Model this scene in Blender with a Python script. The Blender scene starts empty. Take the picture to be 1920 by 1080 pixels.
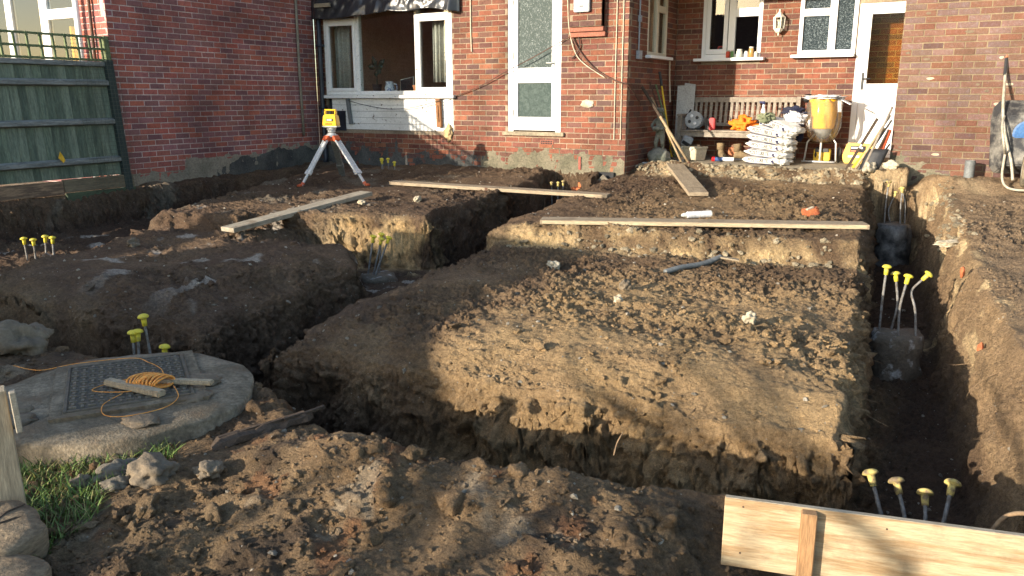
import bpy, bmesh, math, random
import numpy as np
from mathutils import Vector, Matrix, Euler

random.seed(11)
R = math.radians
scene = bpy.context.scene
col = scene.collection

# ------------------------------------------------------------------ camera
cam_d = bpy.data.cameras.new('camera')
cam = bpy.data.objects.new('camera', cam_d)
col.objects.link(cam)
cam.location = (0, 0, 1.6)
cam.rotation_euler = (R(90 - 13.18), 0, R(30))
cam_d.sensor_width = 36
cam_d.lens = 28.43
cam_d.clip_start = 0.05
cam_d.clip_end = 2000
scene.camera = cam

# ------------------------------------------------------------------ light
SUN_EL, SUN_AZ = 12.8, 26.0          # sun behind the camera, to its left
sd = Vector((-math.sin(R(SUN_AZ)) * math.cos(R(SUN_EL)), -math.cos(R(SUN_AZ)) * math.cos(R(SUN_EL)), math.sin(R(SUN_EL))))
world = bpy.data.worlds.new('World')
scene.world = world
world.use_nodes = True
wn = world.node_tree
wn.nodes.clear()
sky = wn.nodes.new('ShaderNodeTexSky')
sky.sky_type = 'NISHITA'
sky.sun_disc = False
sky.sun_elevation = R(SUN_EL)
sky.sun_rotation = R(180 + SUN_AZ)
bg = wn.nodes.new('ShaderNodeBackground')
bg.inputs['Strength'].default_value = 0.15
wo = wn.nodes.new('ShaderNodeOutputWorld')
wn.links.new(sky.outputs[0], bg.inputs[0])
wn.links.new(bg.outputs[0], wo.inputs[0])
sun_d = bpy.data.lights.new('sun', 'SUN')
sun_d.energy = 3.9
sun_d.angle = R(0.53)
sun_d.color = (1.0, 0.885, 0.72)
sun = bpy.data.objects.new('sun', sun_d)
col.objects.link(sun)
sun.location = (-12, -20, 12)
sun.rotation_euler = (-sd).to_track_quat('-Z', 'Y').to_euler()
vs = scene.view_settings
vs.view_transform = 'Standard'
vs.look = 'None'
vs.gamma = 1
vs.use_curve_mapping = False
vs.exposure = 1.38

# ------------------------------------------------------------------ noise
def _hash(hx, hy, hz, s0):
    h = hx + hy + hz + s0
    h = (h ^ (h >> np.uint32(13))) * np.uint32(1274126177)
    return h ^ (h >> np.uint32(16))
_G = np.array([[1,1,0],[-1,1,0],[1,-1,0],[-1,-1,0],[1,0,1],[-1,0,1],[1,0,-1],[-1,0,-1],[0,1,1],[0,-1,1],[0,1,-1],[0,-1,-1],[1,1,0],[-1,1,0],[0,-1,1],[0,-1,-1]], dtype=np.float32)
_G0, _G1, _G2 = (np.ascontiguousarray(_G[:, k]) for k in range(3))
def noise3(x, y, z, seed=0):
    x = np.asarray(x, np.float32); y = np.asarray(y, np.float32) + np.zeros_like(x); z = np.asarray(z, np.float32) + np.zeros_like(x)
    fx, fy, fz = np.floor(x), np.floor(y), np.floor(z)
    k1, k2, k3 = 374761393, 668265263, 2147483647
    hx, hy, hz = (a.astype(np.int32).astype(np.uint32)*np.uint32(k) for a, k in ((fx, k1), (fy, k2), (fz, k3)))
    dx, dy, dz = x - fx, y - fy, z - fz
    u = dx*dx*dx*(dx*(dx*6-15)+10); v = dy*dy*dy*(dy*(dy*6-15)+10); w = dz*dz*dz*(dz*(dz*6-15)+10)
    s0 = (seed*974634777+777)
    def corner(a, b, c):
        g = _hash(hx, hy, hz, np.uint32((s0 + a*k1 + b*k2 + c*k3) & 0xffffffff)) & np.uint32(15)
        return _G0[g]*(dx-a) + _G1[g]*(dy-b) + _G2[g]*(dz-c)
    r = []
    for c in (0, 1):
        n0 = corner(0, 0, c); n0 = n0 + u*(corner(1, 0, c)-n0)
        n1 = corner(0, 1, c); n1 = n1 + u*(corner(1, 1, c)-n1)
        r.append(n0 + v*(n1-n0))
    return r[0] + w*(r[1]-r[0])
_A = np.linspace(0, 2*np.pi, 64, endpoint=False)
_GX, _GY = np.cos(_A).astype(np.float32)*1.2, np.sin(_A).astype(np.float32)*1.2
def noise2(x, y, seed=0):
    x = np.asarray(x, np.float32); y = np.asarray(y, np.float32)
    fx, fy = np.floor(x), np.floor(y)
    ix = fx.astype(np.int32).astype(np.uint32)*np.uint32(374761393); iy = fy.astype(np.int32).astype(np.uint32)*np.uint32(668265263)
    dx, dy = x-fx, y-fy
    u = dx*dx*dx*(dx*(dx*6-15)+10); v = dy*dy*dy*(dy*(dy*6-15)+10)
    s0 = np.uint32((seed*974634777+12345) & 0xffffffff)
    def corner(a, b):
        h = ix + iy + np.uint32((374761393*a + 668265263*b) & 0xffffffff) + s0
        h = (h ^ (h >> np.uint32(13)))*np.uint32(1274126177)
        h = (h ^ (h >> np.uint32(16))) & np.uint32(63)
        return _GX[h]*(dx-a) + _GY[h]*(dy-b)
    n0 = corner(0, 0); n0 = n0 + u*(corner(1, 0)-n0)
    n1 = corner(0, 1); n1 = n1 + u*(corner(1, 1)-n1)
    return n0 + v*(n1-n0)
def fbm2(x, y, seed=0, oct=4, gain=.5):
    s = 0; a = 1.0; f = 1.0
    for o in range(oct):
        s = s + a*noise2(x*f, y*f, seed+o); a *= gain; f *= 2.03
    return s
def sstep(a, b, x):
    t = np.clip((x-a)/(b-a), 0, 1)
    return t*t*(3-2*t)

# ------------------------------------------------------------------ materials
MATS = {}
def nodes_of(name):
    m = bpy.data.materials.new(name); m.use_nodes = True
    nt = m.node_tree; nt.nodes.clear()
    out = nt.nodes.new('ShaderNodeOutputMaterial')
    MATS[name] = m
    return m, nt, out
def N(nt, t, **kw):
    n = nt.nodes.new(t)
    for k, v in kw.items():
        if k in n.inputs: n.inputs[k].default_value = v
        else: setattr(n, k, v)
    return n
def c4(c): return (c[0], c[1], c[2], 1)
def mat(name, base, col2=None, rough=.75, metal=0, var=.25, scale=6, bump=.15, bscale=80, spec=.4, stretch=(1,1,1), sharp=(.4,.65), attr=False, fine=.3, fscale=45, coat=0, grime=0, mud=0):
    """principled: two colours mixed by a noise, fine value variation, bump"""
    m, nt, out = nodes_of(name)
    p = N(nt, 'ShaderNodeBsdfPrincipled', Roughness=rough, Metallic=metal)
    p.inputs['Specular IOR Level'].default_value = spec
    if coat: p.inputs['Coat Weight'].default_value = coat
    nt.links.new(p.outputs[0], out.inputs[0])
    tc = N(nt, 'ShaderNodeTexCoord')
    mp = N(nt, 'ShaderNodeMapping'); mp.inputs['Scale'].default_value = stretch
    if grime:
        ge = N(nt, 'ShaderNodeNewGeometry'); nt.links.new(ge.outputs['Position'], mp.inputs[0])
    else:
        nt.links.new(tc.outputs['Object'], mp.inputs[0])
    n1 = N(nt, 'ShaderNodeTexNoise', Scale=scale, Detail=6.0, Roughness=.6)
    nt.links.new(mp.outputs[0], n1.inputs['Vector'])
    rp = N(nt, 'ShaderNodeMapRange'); rp.inputs['From Min'].default_value = sharp[0]; rp.inputs['From Max'].default_value = sharp[1]
    nt.links.new(n1.outputs[0], rp.inputs[0])
    mx = N(nt, 'ShaderNodeMix', data_type='RGBA')
    if col2 is None: col2 = tuple(c*(1-var) for c in base)
    mx.inputs[6].default_value = c4(base); mx.inputs[7].default_value = c4(col2)
    if attr:
        at = N(nt, 'ShaderNodeAttribute', attribute_name='Col')
        mm = N(nt, 'ShaderNodeMix', data_type='RGBA', blend_type='MULTIPLY'); mm.inputs[0].default_value = 1
        nt.links.new(at.outputs[0], mm.inputs[6]); mm.inputs[7].default_value = c4(base)
        nt.links.new(mm.outputs[2], mx.inputs[6])
        mm2 = N(nt, 'ShaderNodeMix', data_type='RGBA', blend_type='MULTIPLY'); mm2.inputs[0].default_value = 1
        nt.links.new(at.outputs[0], mm2.inputs[6]); mm2.inputs[7].default_value = c4(col2)
        nt.links.new(mm2.outputs[2], mx.inputs[7])
    nt.links.new(rp.outputs[0], mx.inputs[0])
    n2 = N(nt, 'ShaderNodeTexNoise', Scale=fscale, Detail=4.0, Roughness=.65)
    nt.links.new(mp.outputs[0], n2.inputs['Vector'])
    r2 = N(nt, 'ShaderNodeMapRange'); r2.inputs['From Min'].default_value = .3; r2.inputs['From Max'].default_value = .7
    r2.inputs['To Min'].default_value = 1-fine; r2.inputs['To Max'].default_value = 1+fine*.6
    nt.links.new(n2.outputs[0], r2.inputs[0])
    ml = N(nt, 'ShaderNodeMix', data_type='RGBA', blend_type='MULTIPLY'); ml.inputs[0].default_value = 1
    nt.links.new(mx.outputs[2], ml.inputs[6]); nt.links.new(r2.outputs[0], ml.inputs[7])
    if grime:
        n4 = N(nt, 'ShaderNodeTexNoise', Scale=1.3, Detail=5.0, Roughness=.62)
        nt.links.new(mp.outputs[0], n4.inputs['Vector'])
        r4 = N(nt, 'ShaderNodeMapRange'); r4.inputs['From Min'].default_value = .32; r4.inputs['From Max'].default_value = .62
        r4.inputs['To Min'].default_value = 1-grime; r4.inputs['To Max'].default_value = 1.08
        nt.links.new(n4.outputs[0], r4.inputs[0])
        m4 = N(nt, 'ShaderNodeMix', data_type='RGBA', blend_type='MULTIPLY'); m4.inputs[0].default_value = 1
        nt.links.new(ml.outputs[2], m4.inputs[6]); nt.links.new(r4.outputs[0], m4.inputs[7]); ml = m4
    if mud:
        n5 = N(nt, 'ShaderNodeTexNoise', Scale=5.5, Detail=7.0, Roughness=.68)
        nt.links.new(tc.outputs['Object'], n5.inputs['Vector'])
        r5 = N(nt, 'ShaderNodeMapRange'); r5.inputs['From Min'].default_value = .53; r5.inputs['From Max'].default_value = .66
        r5.inputs['To Max'].default_value = mud
        nt.links.new(n5.outputs[0], r5.inputs[0])
        m5 = N(nt, 'ShaderNodeMix', data_type='RGBA'); m5.inputs[7].default_value = (.15, .105, .065, 1)
        nt.links.new(r5.outputs[0], m5.inputs[0]); nt.links.new(ml.outputs[2], m5.inputs[6]); ml = m5
    nt.links.new(ml.outputs[2], p.inputs['Base Color'])
    if bump:
        n3 = N(nt, 'ShaderNodeTexNoise', Scale=bscale, Detail=5.0, Roughness=.65)
        nt.links.new(mp.outputs[0], n3.inputs['Vector'])
        bp = N(nt, 'ShaderNodeBump', Strength=bump); bp.inputs['Distance'].default_value = .02
        nt.links.new(n3.outputs[0], bp.inputs['Height'])
        nt.links.new(bp.outputs[0], p.inputs['Normal'])
    return m

def soil_material(name, bump=.6):
    m, nt, out = nodes_of(name)
    p = N(nt, 'ShaderNodeBsdfPrincipled')
    p.inputs['Specular IOR Level'].default_value = .25
    nt.links.new(p.outputs[0], out.inputs[0])
    at = N(nt, 'ShaderNodeAttribute', attribute_name='Col')
    tc = N(nt, 'ShaderNodeTexCoord')
    last = at.outputs[0]
    for sc, lo, hi, dt in ((5.0, .78, 1.22, 5.0), (38.0, .62, 1.32, 6.0), (170.0, .7, 1.28, 3.0)):
        n = N(nt, 'ShaderNodeTexNoise', Scale=sc, Detail=dt, Roughness=.65)
        nt.links.new(tc.outputs['Object'], n.inputs['Vector'])
        r = N(nt, 'ShaderNodeMapRange'); r.inputs['From Min'].default_value = .3; r.inputs['From Max'].default_value = .7
        r.inputs['To Min'].default_value = lo; r.inputs['To Max'].default_value = hi
        nt.links.new(n.outputs[0], r.inputs[0])
        ml = N(nt, 'ShaderNodeMix', data_type='RGBA', blend_type='MULTIPLY'); ml.inputs[0].default_value = 1
        nt.links.new(last, ml.inputs[6]); nt.links.new(r.outputs[0], ml.inputs[7])
        last = ml.outputs[2]
    # pale flint and chalk grit
    vo = N(nt, 'ShaderNodeTexVoronoi', Scale=34.0)
    nt.links.new(tc.outputs['Object'], vo.inputs['Vector'])
    lt = N(nt, 'ShaderNodeMath', operation='LESS_THAN'); lt.inputs[1].default_value = .13
    nt.links.new(vo.outputs['Distance'], lt.inputs[0])
    sp = N(nt, 'ShaderNodeSeparateColor'); nt.links.new(vo.outputs['Color'], sp.inputs[0])
    gt = N(nt, 'ShaderNodeMath', operation='GREATER_THAN'); gt.inputs[1].default_value = .86
    nt.links.new(sp.outputs[0], gt.inputs[0])
    mu = N(nt, 'ShaderNodeMath', operation='MULTIPLY'); nt.links.new(lt.outputs[0], mu.inputs[0]); nt.links.new(gt.outputs[0], mu.inputs[1])
    mg = N(nt, 'ShaderNodeMix', data_type='RGBA'); mg.inputs[7].default_value = (.42, .37, .30, 1)
    nt.links.new(mu.outputs[0], mg.inputs[0]); nt.links.new(last, mg.inputs[6])
    nt.links.new(mg.outputs[2], p.inputs['Base Color'])
    nr = N(nt, 'ShaderNodeTexNoise', Scale=3.0, Detail=4.0)
    nt.links.new(tc.outputs['Object'], nr.inputs['Vector'])
    rr = N(nt, 'ShaderNodeMapRange'); rr.inputs['From Min'].default_value = .35; rr.inputs['From Max'].default_value = .6
    rr.inputs['To Min'].default_value = .62; rr.inputs['To Max'].default_value = .95
    nt.links.new(nr.outputs[0], rr.inputs[0]); nt.links.new(rr.outputs[0], p.inputs['Roughness'])
    b1 = N(nt, 'ShaderNodeTexNoise', Scale=48.0, Detail=8.0, Roughness=.75)
    nt.links.new(tc.outputs['Object'], b1.inputs['Vector'])
    bp = N(nt, 'ShaderNodeBump', Strength=bump); bp.inputs['Distance'].default_value = .065
    nt.links.new(b1.outputs[0], bp.inputs['Height'])
    nt.links.new(bp.outputs[0], p.inputs['Normal'])
    return m

def glass_material(name, tint=(.9,.93,.92), rough=.015, ior=1.95):
    m, nt, out = nodes_of(name)
    fr = N(nt, 'ShaderNodeFresnel', IOR=ior)
    tr = N(nt, 'ShaderNodeBsdfTransparent', Color=c4(tint))
    gl = N(nt, 'ShaderNodeBsdfGlossy', Roughness=rough)
    mx = N(nt, 'ShaderNodeMixShader')
    ge = N(nt, 'ShaderNodeNewGeometry'); sb = N(nt, 'ShaderNodeMath', operation='SUBTRACT'); sb.inputs[0].default_value = 1
    nt.links.new(ge.outputs['Backfacing'], sb.inputs[1])
    mf = N(nt, 'ShaderNodeMath', operation='MULTIPLY'); nt.links.new(fr.outputs[0], mf.inputs[0]); nt.links.new(sb.outputs[0], mf.inputs[1])
    nt.links.new(mf.outputs[0], mx.inputs[0]); nt.links.new(tr.outputs[0], mx.inputs[1]); nt.links.new(gl.outputs[0], mx.inputs[2])
    nt.links.new(mx.outputs[0], out.inputs[0])
    return m

def obscure_glass(name, dark=(.055,.075,.072), light=(.42,.47,.46), scale=55, stretch=(1,1,1), thr=(.5,.62)):
    """patterned privacy glass: dark room behind, pale pressed pattern"""
    m, nt, out = nodes_of(name)
    p = N(nt, 'ShaderNodeBsdfPrincipled', Roughness=.55)
    p.inputs['Specular IOR Level'].default_value = .06
    tc = N(nt, 'ShaderNodeTexCoord'); mp = N(nt, 'ShaderNodeMapping'); mp.inputs['Scale'].default_value = stretch
    nt.links.new(tc.outputs['Object'], mp.inputs[0])
    n = N(nt, 'ShaderNodeTexNoise', Scale=scale, Detail=3.0, Roughness=.6, Distortion=1.2)
    nt.links.new(mp.outputs[0], n.inputs['Vector'])
    r = N(nt, 'ShaderNodeMapRange'); r.inputs['From Min'].default_value = thr[0]; r.inputs['From Max'].default_value = thr[1]
    nt.links.new(n.outputs[0], r.inputs[0])
    mx = N(nt, 'ShaderNodeMix', data_type='RGBA'); mx.inputs[6].default_value = c4(dark); mx.inputs[7].default_value = c4(light)
    nt.links.new(r.outputs[0], mx.inputs[0]); nt.links.new(mx.outputs[2], p.inputs['Base Color'])
    bp = N(nt, 'ShaderNodeBump', Strength=.12); bp.inputs['Distance'].default_value = .005
    nt.links.new(n.outputs[0], bp.inputs['Height']); nt.links.new(bp.outputs[0], p.inputs['Normal'])
    nt.links.new(p.outputs[0], out.inputs[0])
    return m

def film_material(name, tint=(.9,.88,.84), opacity=.15):
    m, nt, out = nodes_of(name)
    tr = N(nt, 'ShaderNodeBsdfTransparent', Color=c4((.95,.94,.92)))
    df = N(nt, 'ShaderNodeBsdfTranslucent', Color=c4(tint)); d2 = N(nt, 'ShaderNodeBsdfDiffuse', Color=c4(tint))
    gl = N(nt, 'ShaderNodeBsdfGlossy', Roughness=.18)
    a = N(nt, 'ShaderNodeMixShader'); a.inputs[0].default_value = .5
    nt.links.new(df.outputs[0], a.inputs[1]); nt.links.new(d2.outputs[0], a.inputs[2])
    b = N(nt, 'ShaderNodeMixShader'); b.inputs[0].default_value = opacity
    nt.links.new(tr.outputs[0], b.inputs[1]); nt.links.new(a.outputs[0], b.inputs[2])
    fr = N(nt, 'ShaderNodeLayerWeight', Blend=.28); c = N(nt, 'ShaderNodeMixShader')
    nt.links.new(fr.outputs['Fresnel'], c.inputs[0]); nt.links.new(b.outputs[0], c.inputs[1]); nt.links.new(gl.outputs[0], c.inputs[2])
    nt.links.new(c.outputs[0], out.inputs[0])
    return m

def wood(name, base, col2, rough=.8, grain=(1,1,1), **kw):
    d = dict(scale=4, bump=.25, bscale=30, fine=.35, fscale=18, stretch=grain, rough=rough)
    d.update(kw)
    return mat(name, base, col2, **d)

soil_material('soil', bump=1.0)
BRICKBASE = dict(attr=True, rough=.88, scale=26, bump=.35, bscale=140, fine=.28, fscale=90, spec=.25, sharp=(.5,.72), grime=.38)
mat('brick_main', (1,1,1), (.62,.58,.62), **BRICKBASE)
mat('brick_left', (1,1,1), (.70,.72,.80), **BRICKBASE)
mat('brick_right', (1,1,1), (1.18,1.45,1.75), **BRICKBASE)
mat('mortar_main', (.34,.265,.185), (.25,.20,.14), rough=.95, scale=5, bump=.4, bscale=120, grime=.45)
mat('mortar_left', (.62,.50,.46), (.50,.40,.37), rough=.95, scale=5, bump=.4, bscale=120, grime=.45)
mat('mortar_right', (.27,.21,.13), (.215,.165,.10), rough=.95, scale=5, bump=.4, bscale=120, grime=.45)
mat('render_coat', (.185,.16,.11), (.105,.098,.064), rough=.95, scale=3.5, bump=.5, bscale=50, fine=.4)
mat('render_dark', (.10,.10,.09), (.05,.05,.05), rough=.95, scale=3.5, bump=.5, bscale=50, fine=.4)
mat('concrete', (.30,.26,.20), (.19,.17,.13), rough=.92, scale=3, bump=.45, bscale=60, fine=.35)
mat('concrete_lit', (.36,.30,.21), (.24,.20,.14), rough=.95, scale=5, bump=.5, bscale=60, fine=.35)
mat('pile_concrete', (.14,.112,.082), (.42,.40,.37), rough=.9, scale=9, bump=.8, bscale=40, sharp=(.54,.64))
mat('pile_sleeve', (.03,.03,.03), (.20,.195,.185), rough=.5, scale=7, bump=.5, bscale=14)
mat('cover_tread', (.185,.165,.13), (.13,.115,.088), rough=.6, metal=.3, scale=10, bump=.3, bscale=70)
mat('cover_metal', (.105,.092,.072), (.15,.125,.092), rough=.75, metal=.15, scale=10, bump=.3, bscale=70, mud=.6)
mat('white_paint', (.80,.79,.76), (.74,.72,.68), rough=.5, scale=4, bump=.05, fine=.06)
mat('peeling_paint', (.74,.73,.69), (.20,.165,.125), rough=.75, scale=17, bump=.35, bscale=40, sharp=(.625,.665), fine=.14, grime=.22)
mat('upvc', (.82,.83,.84), (.80,.80,.80), rough=.3, scale=3, bump=0, fine=.03)
mat('upvc_cream', (.62,.56,.44), (.55,.50,.40), rough=.45, scale=3, bump=0, fine=.05)
glass_material('glass')
obscure_glass('obscure_door', dark=(.055,.072,.068), light=(.19,.215,.21), scale=46, stretch=(1.4,1,.8), thr=(.54,.64))
obscure_glass('obscure_plain', dark=(.045,.065,.060), light=(.085,.11,.10), scale=18, thr=(.4,.7))
obscure_glass('obscure_window', dark=(.016,.026,.032), light=(.17,.205,.225), scale=60, stretch=(1,1,1.5), thr=(.53,.62))
glass_material('glass_amber', (.95,.86,.58), .12, 1.3)
obscure_glass('obscure_brown', dark=(.085,.05,.022), light=(.20,.125,.055), scale=45, stretch=(1,1,1.6), thr=(.42,.62))
mat('room_paint', (.16,.12,.09), (.11,.08,.06), rough=.95, bump=0)
mat('room_orange', (.78,.55,.40), (.70,.48,.35), rough=.95, bump=0)
mat('room_dark', (.035,.035,.04), (.025,.025,.03), rough=.95, bump=0)
mat('curtain_cloth', (.52,.49,.43), (.42,.40,.36), rough=.95, bump=.1)
mat('curtain_yellow', (.75,.42,.02), (.60,.30,.01), rough=.9, bump=.1)
mat('black_sheet', (.022,.024,.028), (.035,.037,.04), rough=.30, bump=.08, bscale=12, spec=.6)
mat('pipe_black', (.012,.016,.024), (.03,.035,.05), rough=.4, bump=.05)
mat('pipe_grey', (.16,.17,.17), (.11,.115,.115), rough=.6, bump=.05)
mat('grey_plastic', (.33,.36,.39), (.28,.30,.33), rough=.45, bump=.02)
mat('cable_black', (.02,.018,.016), (.04,.03,.025), rough=.6, bump=0)
mat('cable_white', (.58,.50,.38), (.46,.38,.28), rough=.7, bump=0)
mat('cable_brown', (.10,.045,.03), (.06,.03,.02), rough=.7, bump=0)
wood('plank_wood', (.36,.285,.19), (.26,.20,.135), grain=(1,9,9), mud=.6)
wood('plank_edge', (.48,.39,.25), (.36,.29,.19), grain=(1,9,9))
wood('plank_grey', (.38,.33,.25), (.27,.23,.17), grain=(1,9,9), mud=.7)
wood('ply_wood', (.33,.22,.115), (.46,.36,.225), grain=(1,8,10), rough=.62, scale=3.2, fine=.25, mud=.42, sharp=(.42,.56))
wood('batten_wood', (.36,.21,.10), (.28,.155,.07), grain=(9,9,1), rough=.7)
wood('stake_wood', (.42,.34,.23), (.30,.24,.16), grain=(9,9,1))
wood('fence_wood', (.18,.225,.155), (.10,.13,.095), grain=(9,9,1), fine=.4)
wood('fence_wood_pale', (.21,.25,.18), (.125,.155,.115), grain=(9,9,1), fine=.4)
wood('fence_wood_dark', (.13,.165,.115), (.075,.10,.075), grain=(9,9,1), fine=.45)
wood('fence_rail', (.26,.27,.25), (.13,.14,.13), grain=(9,1,9), fine=.4)
wood('fence_post', (.045,.062,.055), (.028,.04,.038), grain=(9,9,1), fine=.4)
wood('trellis_wood', (.16,.20,.09), (.10,.13,.065), grain=(6,6,6), fine=.3)
wood('gravel_board', (.20,.16,.10), (.12,.10,.065), grain=(9,1,9), fine=.35)
wood('gravel_board_green', (.075,.10,.055), (.05,.07,.04), grain=(9,1,9), fine=.35)
wood('old_sleeper', (.30,.20,.12), (.15,.10,.065), grain=(9,1.2,9), fine=.4, sharp=(.42,.55))
wood('bench_wood', (.29,.245,.195), (.20,.165,.13), grain=(3,3,3), fine=.3)
wood('dark_wood', (.075,.05,.032), (.045,.03,.02), grain=(2,9,9), fine=.5)
wood('log_wood', (.26,.19,.115), (.15,.105,.065), grain=(2,2,9), fine=.45, bump=.6)
wood('pole_wood', (.42,.31,.18), (.30,.21,.12), grain=(4,4,4))
mat('rebar_steel', (.24,.235,.225), (.13,.11,.09), rough=.6, metal=.25, scale=30, bump=.5, bscale=90)
mat('cap_yellow', (.66,.55,.05), (.40,.32,.10), rough=.55, scale=22, bump=.1, fine=.25, sharp=(.5,.68))
mat('cap_muddy', (.55,.44,.14), (.20,.145,.085), rough=.8, scale=24, bump=.3, sharp=(.45,.58))
mat('aluminium', (.66,.66,.64), (.54,.54,.53), rough=.45, metal=.15, bump=.03)
mat('alu_grey', (.24,.25,.24), (.19,.20,.19), rough=.6, metal=.2, bump=.03)
mat('orange_plastic', (.62,.12,.04), (.50,.10,.04), rough=.5, bump=.05)
mat('laser_yellow', (.82,.48,.015), (.76,.43,.012), rough=.38, bump=.02, fine=.06)
mat('black_plastic', (.02,.02,.022), (.035,.035,.035), rough=.5, bump=.05)
mat('dark_screen', (.03,.03,.035), (.02,.02,.02), rough=.15, bump=0)
mat('label_grey', (.55,.55,.50), (.45,.45,.42), rough=.5, bump=0)
mat('bag_white', (.74,.73,.70), (.55,.53,.48), rough=.6, scale=7, bump=.5, bscale=16, fine=.12)
mat('ink_black', (.015,.015,.018), (.03,.03,.03), rough=.8, bump=0)
mat('ink_blue', (.02,.03,.10), (.03,.03,.08), rough=.8, bump=0)
mat('ink_red', (.42,.06,.045), (.26,.10,.07), rough=.8, bump=0)
mat('orange_cloth', (.90,.22,.012), (.72,.15,.01), rough=.75, bump=.2, bscale=20)
mat('white_cloth', (.72,.71,.70), (.50,.50,.52), rough=.9, bump=.2, bscale=20)
mat('navy_cloth', (.012,.015,.04), (.03,.03,.05), rough=.9, bump=.2, bscale=20)
mat('stone_statue', (.24,.235,.20), (.14,.15,.11), rough=.9, scale=8, bump=.4, bscale=60)
mat('toolbox_cream', (.58,.52,.38), (.44,.38,.27), rough=.6, bump=.05)
mat('red_plastic', (.55,.015,.02), (.42,.01,.015), rough=.4, bump=.02)
mat('reel_grey', (.36,.37,.37), (.28,.29,.29), rough=.55, bump=.03)
mat('boot_leather', (.24,.17,.09), (.14,.10,.06), rough=.85, bump=.3)
mat('yellow_hopper', (.90,.50,.015), (.80,.42,.012), rough=.45, bump=.03)
film_material('clear_film')
mat('tube_blue', (.05,.09,.22), (.07,.12,.28), rough=.4, bump=0)
mat('tube_white', (.70,.70,.70), (.62,.62,.62), rough=.35, bump=0)
mat('leaf_grey', (.19,.20,.12), (.12,.14,.08), rough=.8, bump=.1)
mat('leaf_dark', (.018,.035,.02), (.03,.05,.03), rough=.4, bump=.05)
mat('terracotta', (.45,.17,.08), (.36,.13,.06), rough=.8, bump=.1)
mat('china', (.70,.73,.80), (.12,.18,.45), rough=.25, scale=30, sharp=(.55,.6), bump=0)
mat('barrow_black', (.03,.03,.032), (.30,.28,.24), rough=.7, scale=6, bump=.3, bscale=50, sharp=(.45,.75))
mat('barrow_tube', (.45,.41,.33), (.33,.29,.22), rough=.65, metal=.2, scale=12, bump=.15)
mat('barrow_blue', (.015,.09,.26), (.05,.14,.30), rough=.5, scale=9, bump=.05)
mat('tyre_mud', (.22,.18,.12), (.08,.07,.055), rough=.9, scale=9, bump=.4)
mat('level_yellow', (.75,.48,.03), (.6,.38,.03), rough=.5, bump=.02)
mat('grey_metal', (.20,.20,.19), (.12,.115,.105), rough=.5, metal=.5, bump=.1)
mat('orange_string', (.85,.30,.05), (.75,.42,.12), rough=.7, scale=120, bump=.3, bscale=200)
mat('lamp_white', (.78,.75,.66), (.66,.62,.5), rough=.5, bump=.05)
mat('brick_plain', (.33,.125,.08), (.25,.10,.07), rough=.9, scale=14, bump=.4, bscale=90)
mat('rock', (.20,.155,.105), (.12,.095,.068), rough=.92, scale=6, bump=.5, bscale=45)
mat('rock_grey', (.165,.14,.105), (.105,.09,.07), rough=.92, scale=6, bump=.5, bscale=45)
mat('rock_pale', (.50,.44,.33), (.38,.32,.22), rough=.92, scale=8, bump=.5, bscale=45)
mat('brick_orange', (.48,.15,.055), (.36,.10,.045), rough=.9, scale=14, bump=.4, bscale=90)
mat('root', (.30,.20,.11), (.20,.13,.075), rough=.85, scale=20, bump=.3)
mat('root_red', (.17,.055,.045), (.12,.04,.035), rough=.8, scale=20, bump=.2)
mat('wire_mesh', (.10,.115,.075), (.075,.085,.06), rough=.6, bump=0)
mat('leaf_yellow', (.80,.48,.03), (.7,.4,.02), rough=.6, bump=0)
mat('jar_glass', (.62,.60,.52), (.5,.48,.42), rough=.2, bump=0)
mat('red_tin', (.60,.07,.025), (.5,.05,.02), rough=.4, bump=0)
mat('green_tin', (.10,.22,.06), (.08,.18,.05), rough=.4, bump=0)
mat('amber', (.45,.26,.08), (.38,.2,.06), rough=.25, bump=0)
mat('roof_tile', (.16,.07,.045), (.11,.05,.035), rough=.9, scale=4, bump=.3)
mat('hedge_leaf', (.045,.07,.03), (.03,.05,.02), rough=.8)
mat('bark', (.10,.08,.06), (.06,.05,.04), rough=.9, scale=10, bump=.5)
mat('grey_board', (.42,.41,.38), (.34,.33,.30), rough=.7, scale=3, bump=.05)
mat('steel_rust', (.12,.055,.03), (.06,.045,.04), rough=.8, scale=14, bump=.3)
mat('bracket_wood', (.26,.12,.05), (.19,.085,.035), rough=.8, scale=9, bump=.25)
mat('expanding_foam', (.52,.38,.20), (.40,.27,.13), rough=.9, scale=20, bump=.6, bscale=40)

# grass with colour attribute
mat('grass', (1,1,1), (.7,.8,.6), attr=True, rough=.6, bump=0, fine=.15, scale=9)

# ------------------------------------------------------------------ mesh helpers
def wmat(o):
    m = Matrix.Identity(4)
    while o is not None:
        m = o.matrix_basis @ m
        o = o.parent
    return m

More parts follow.
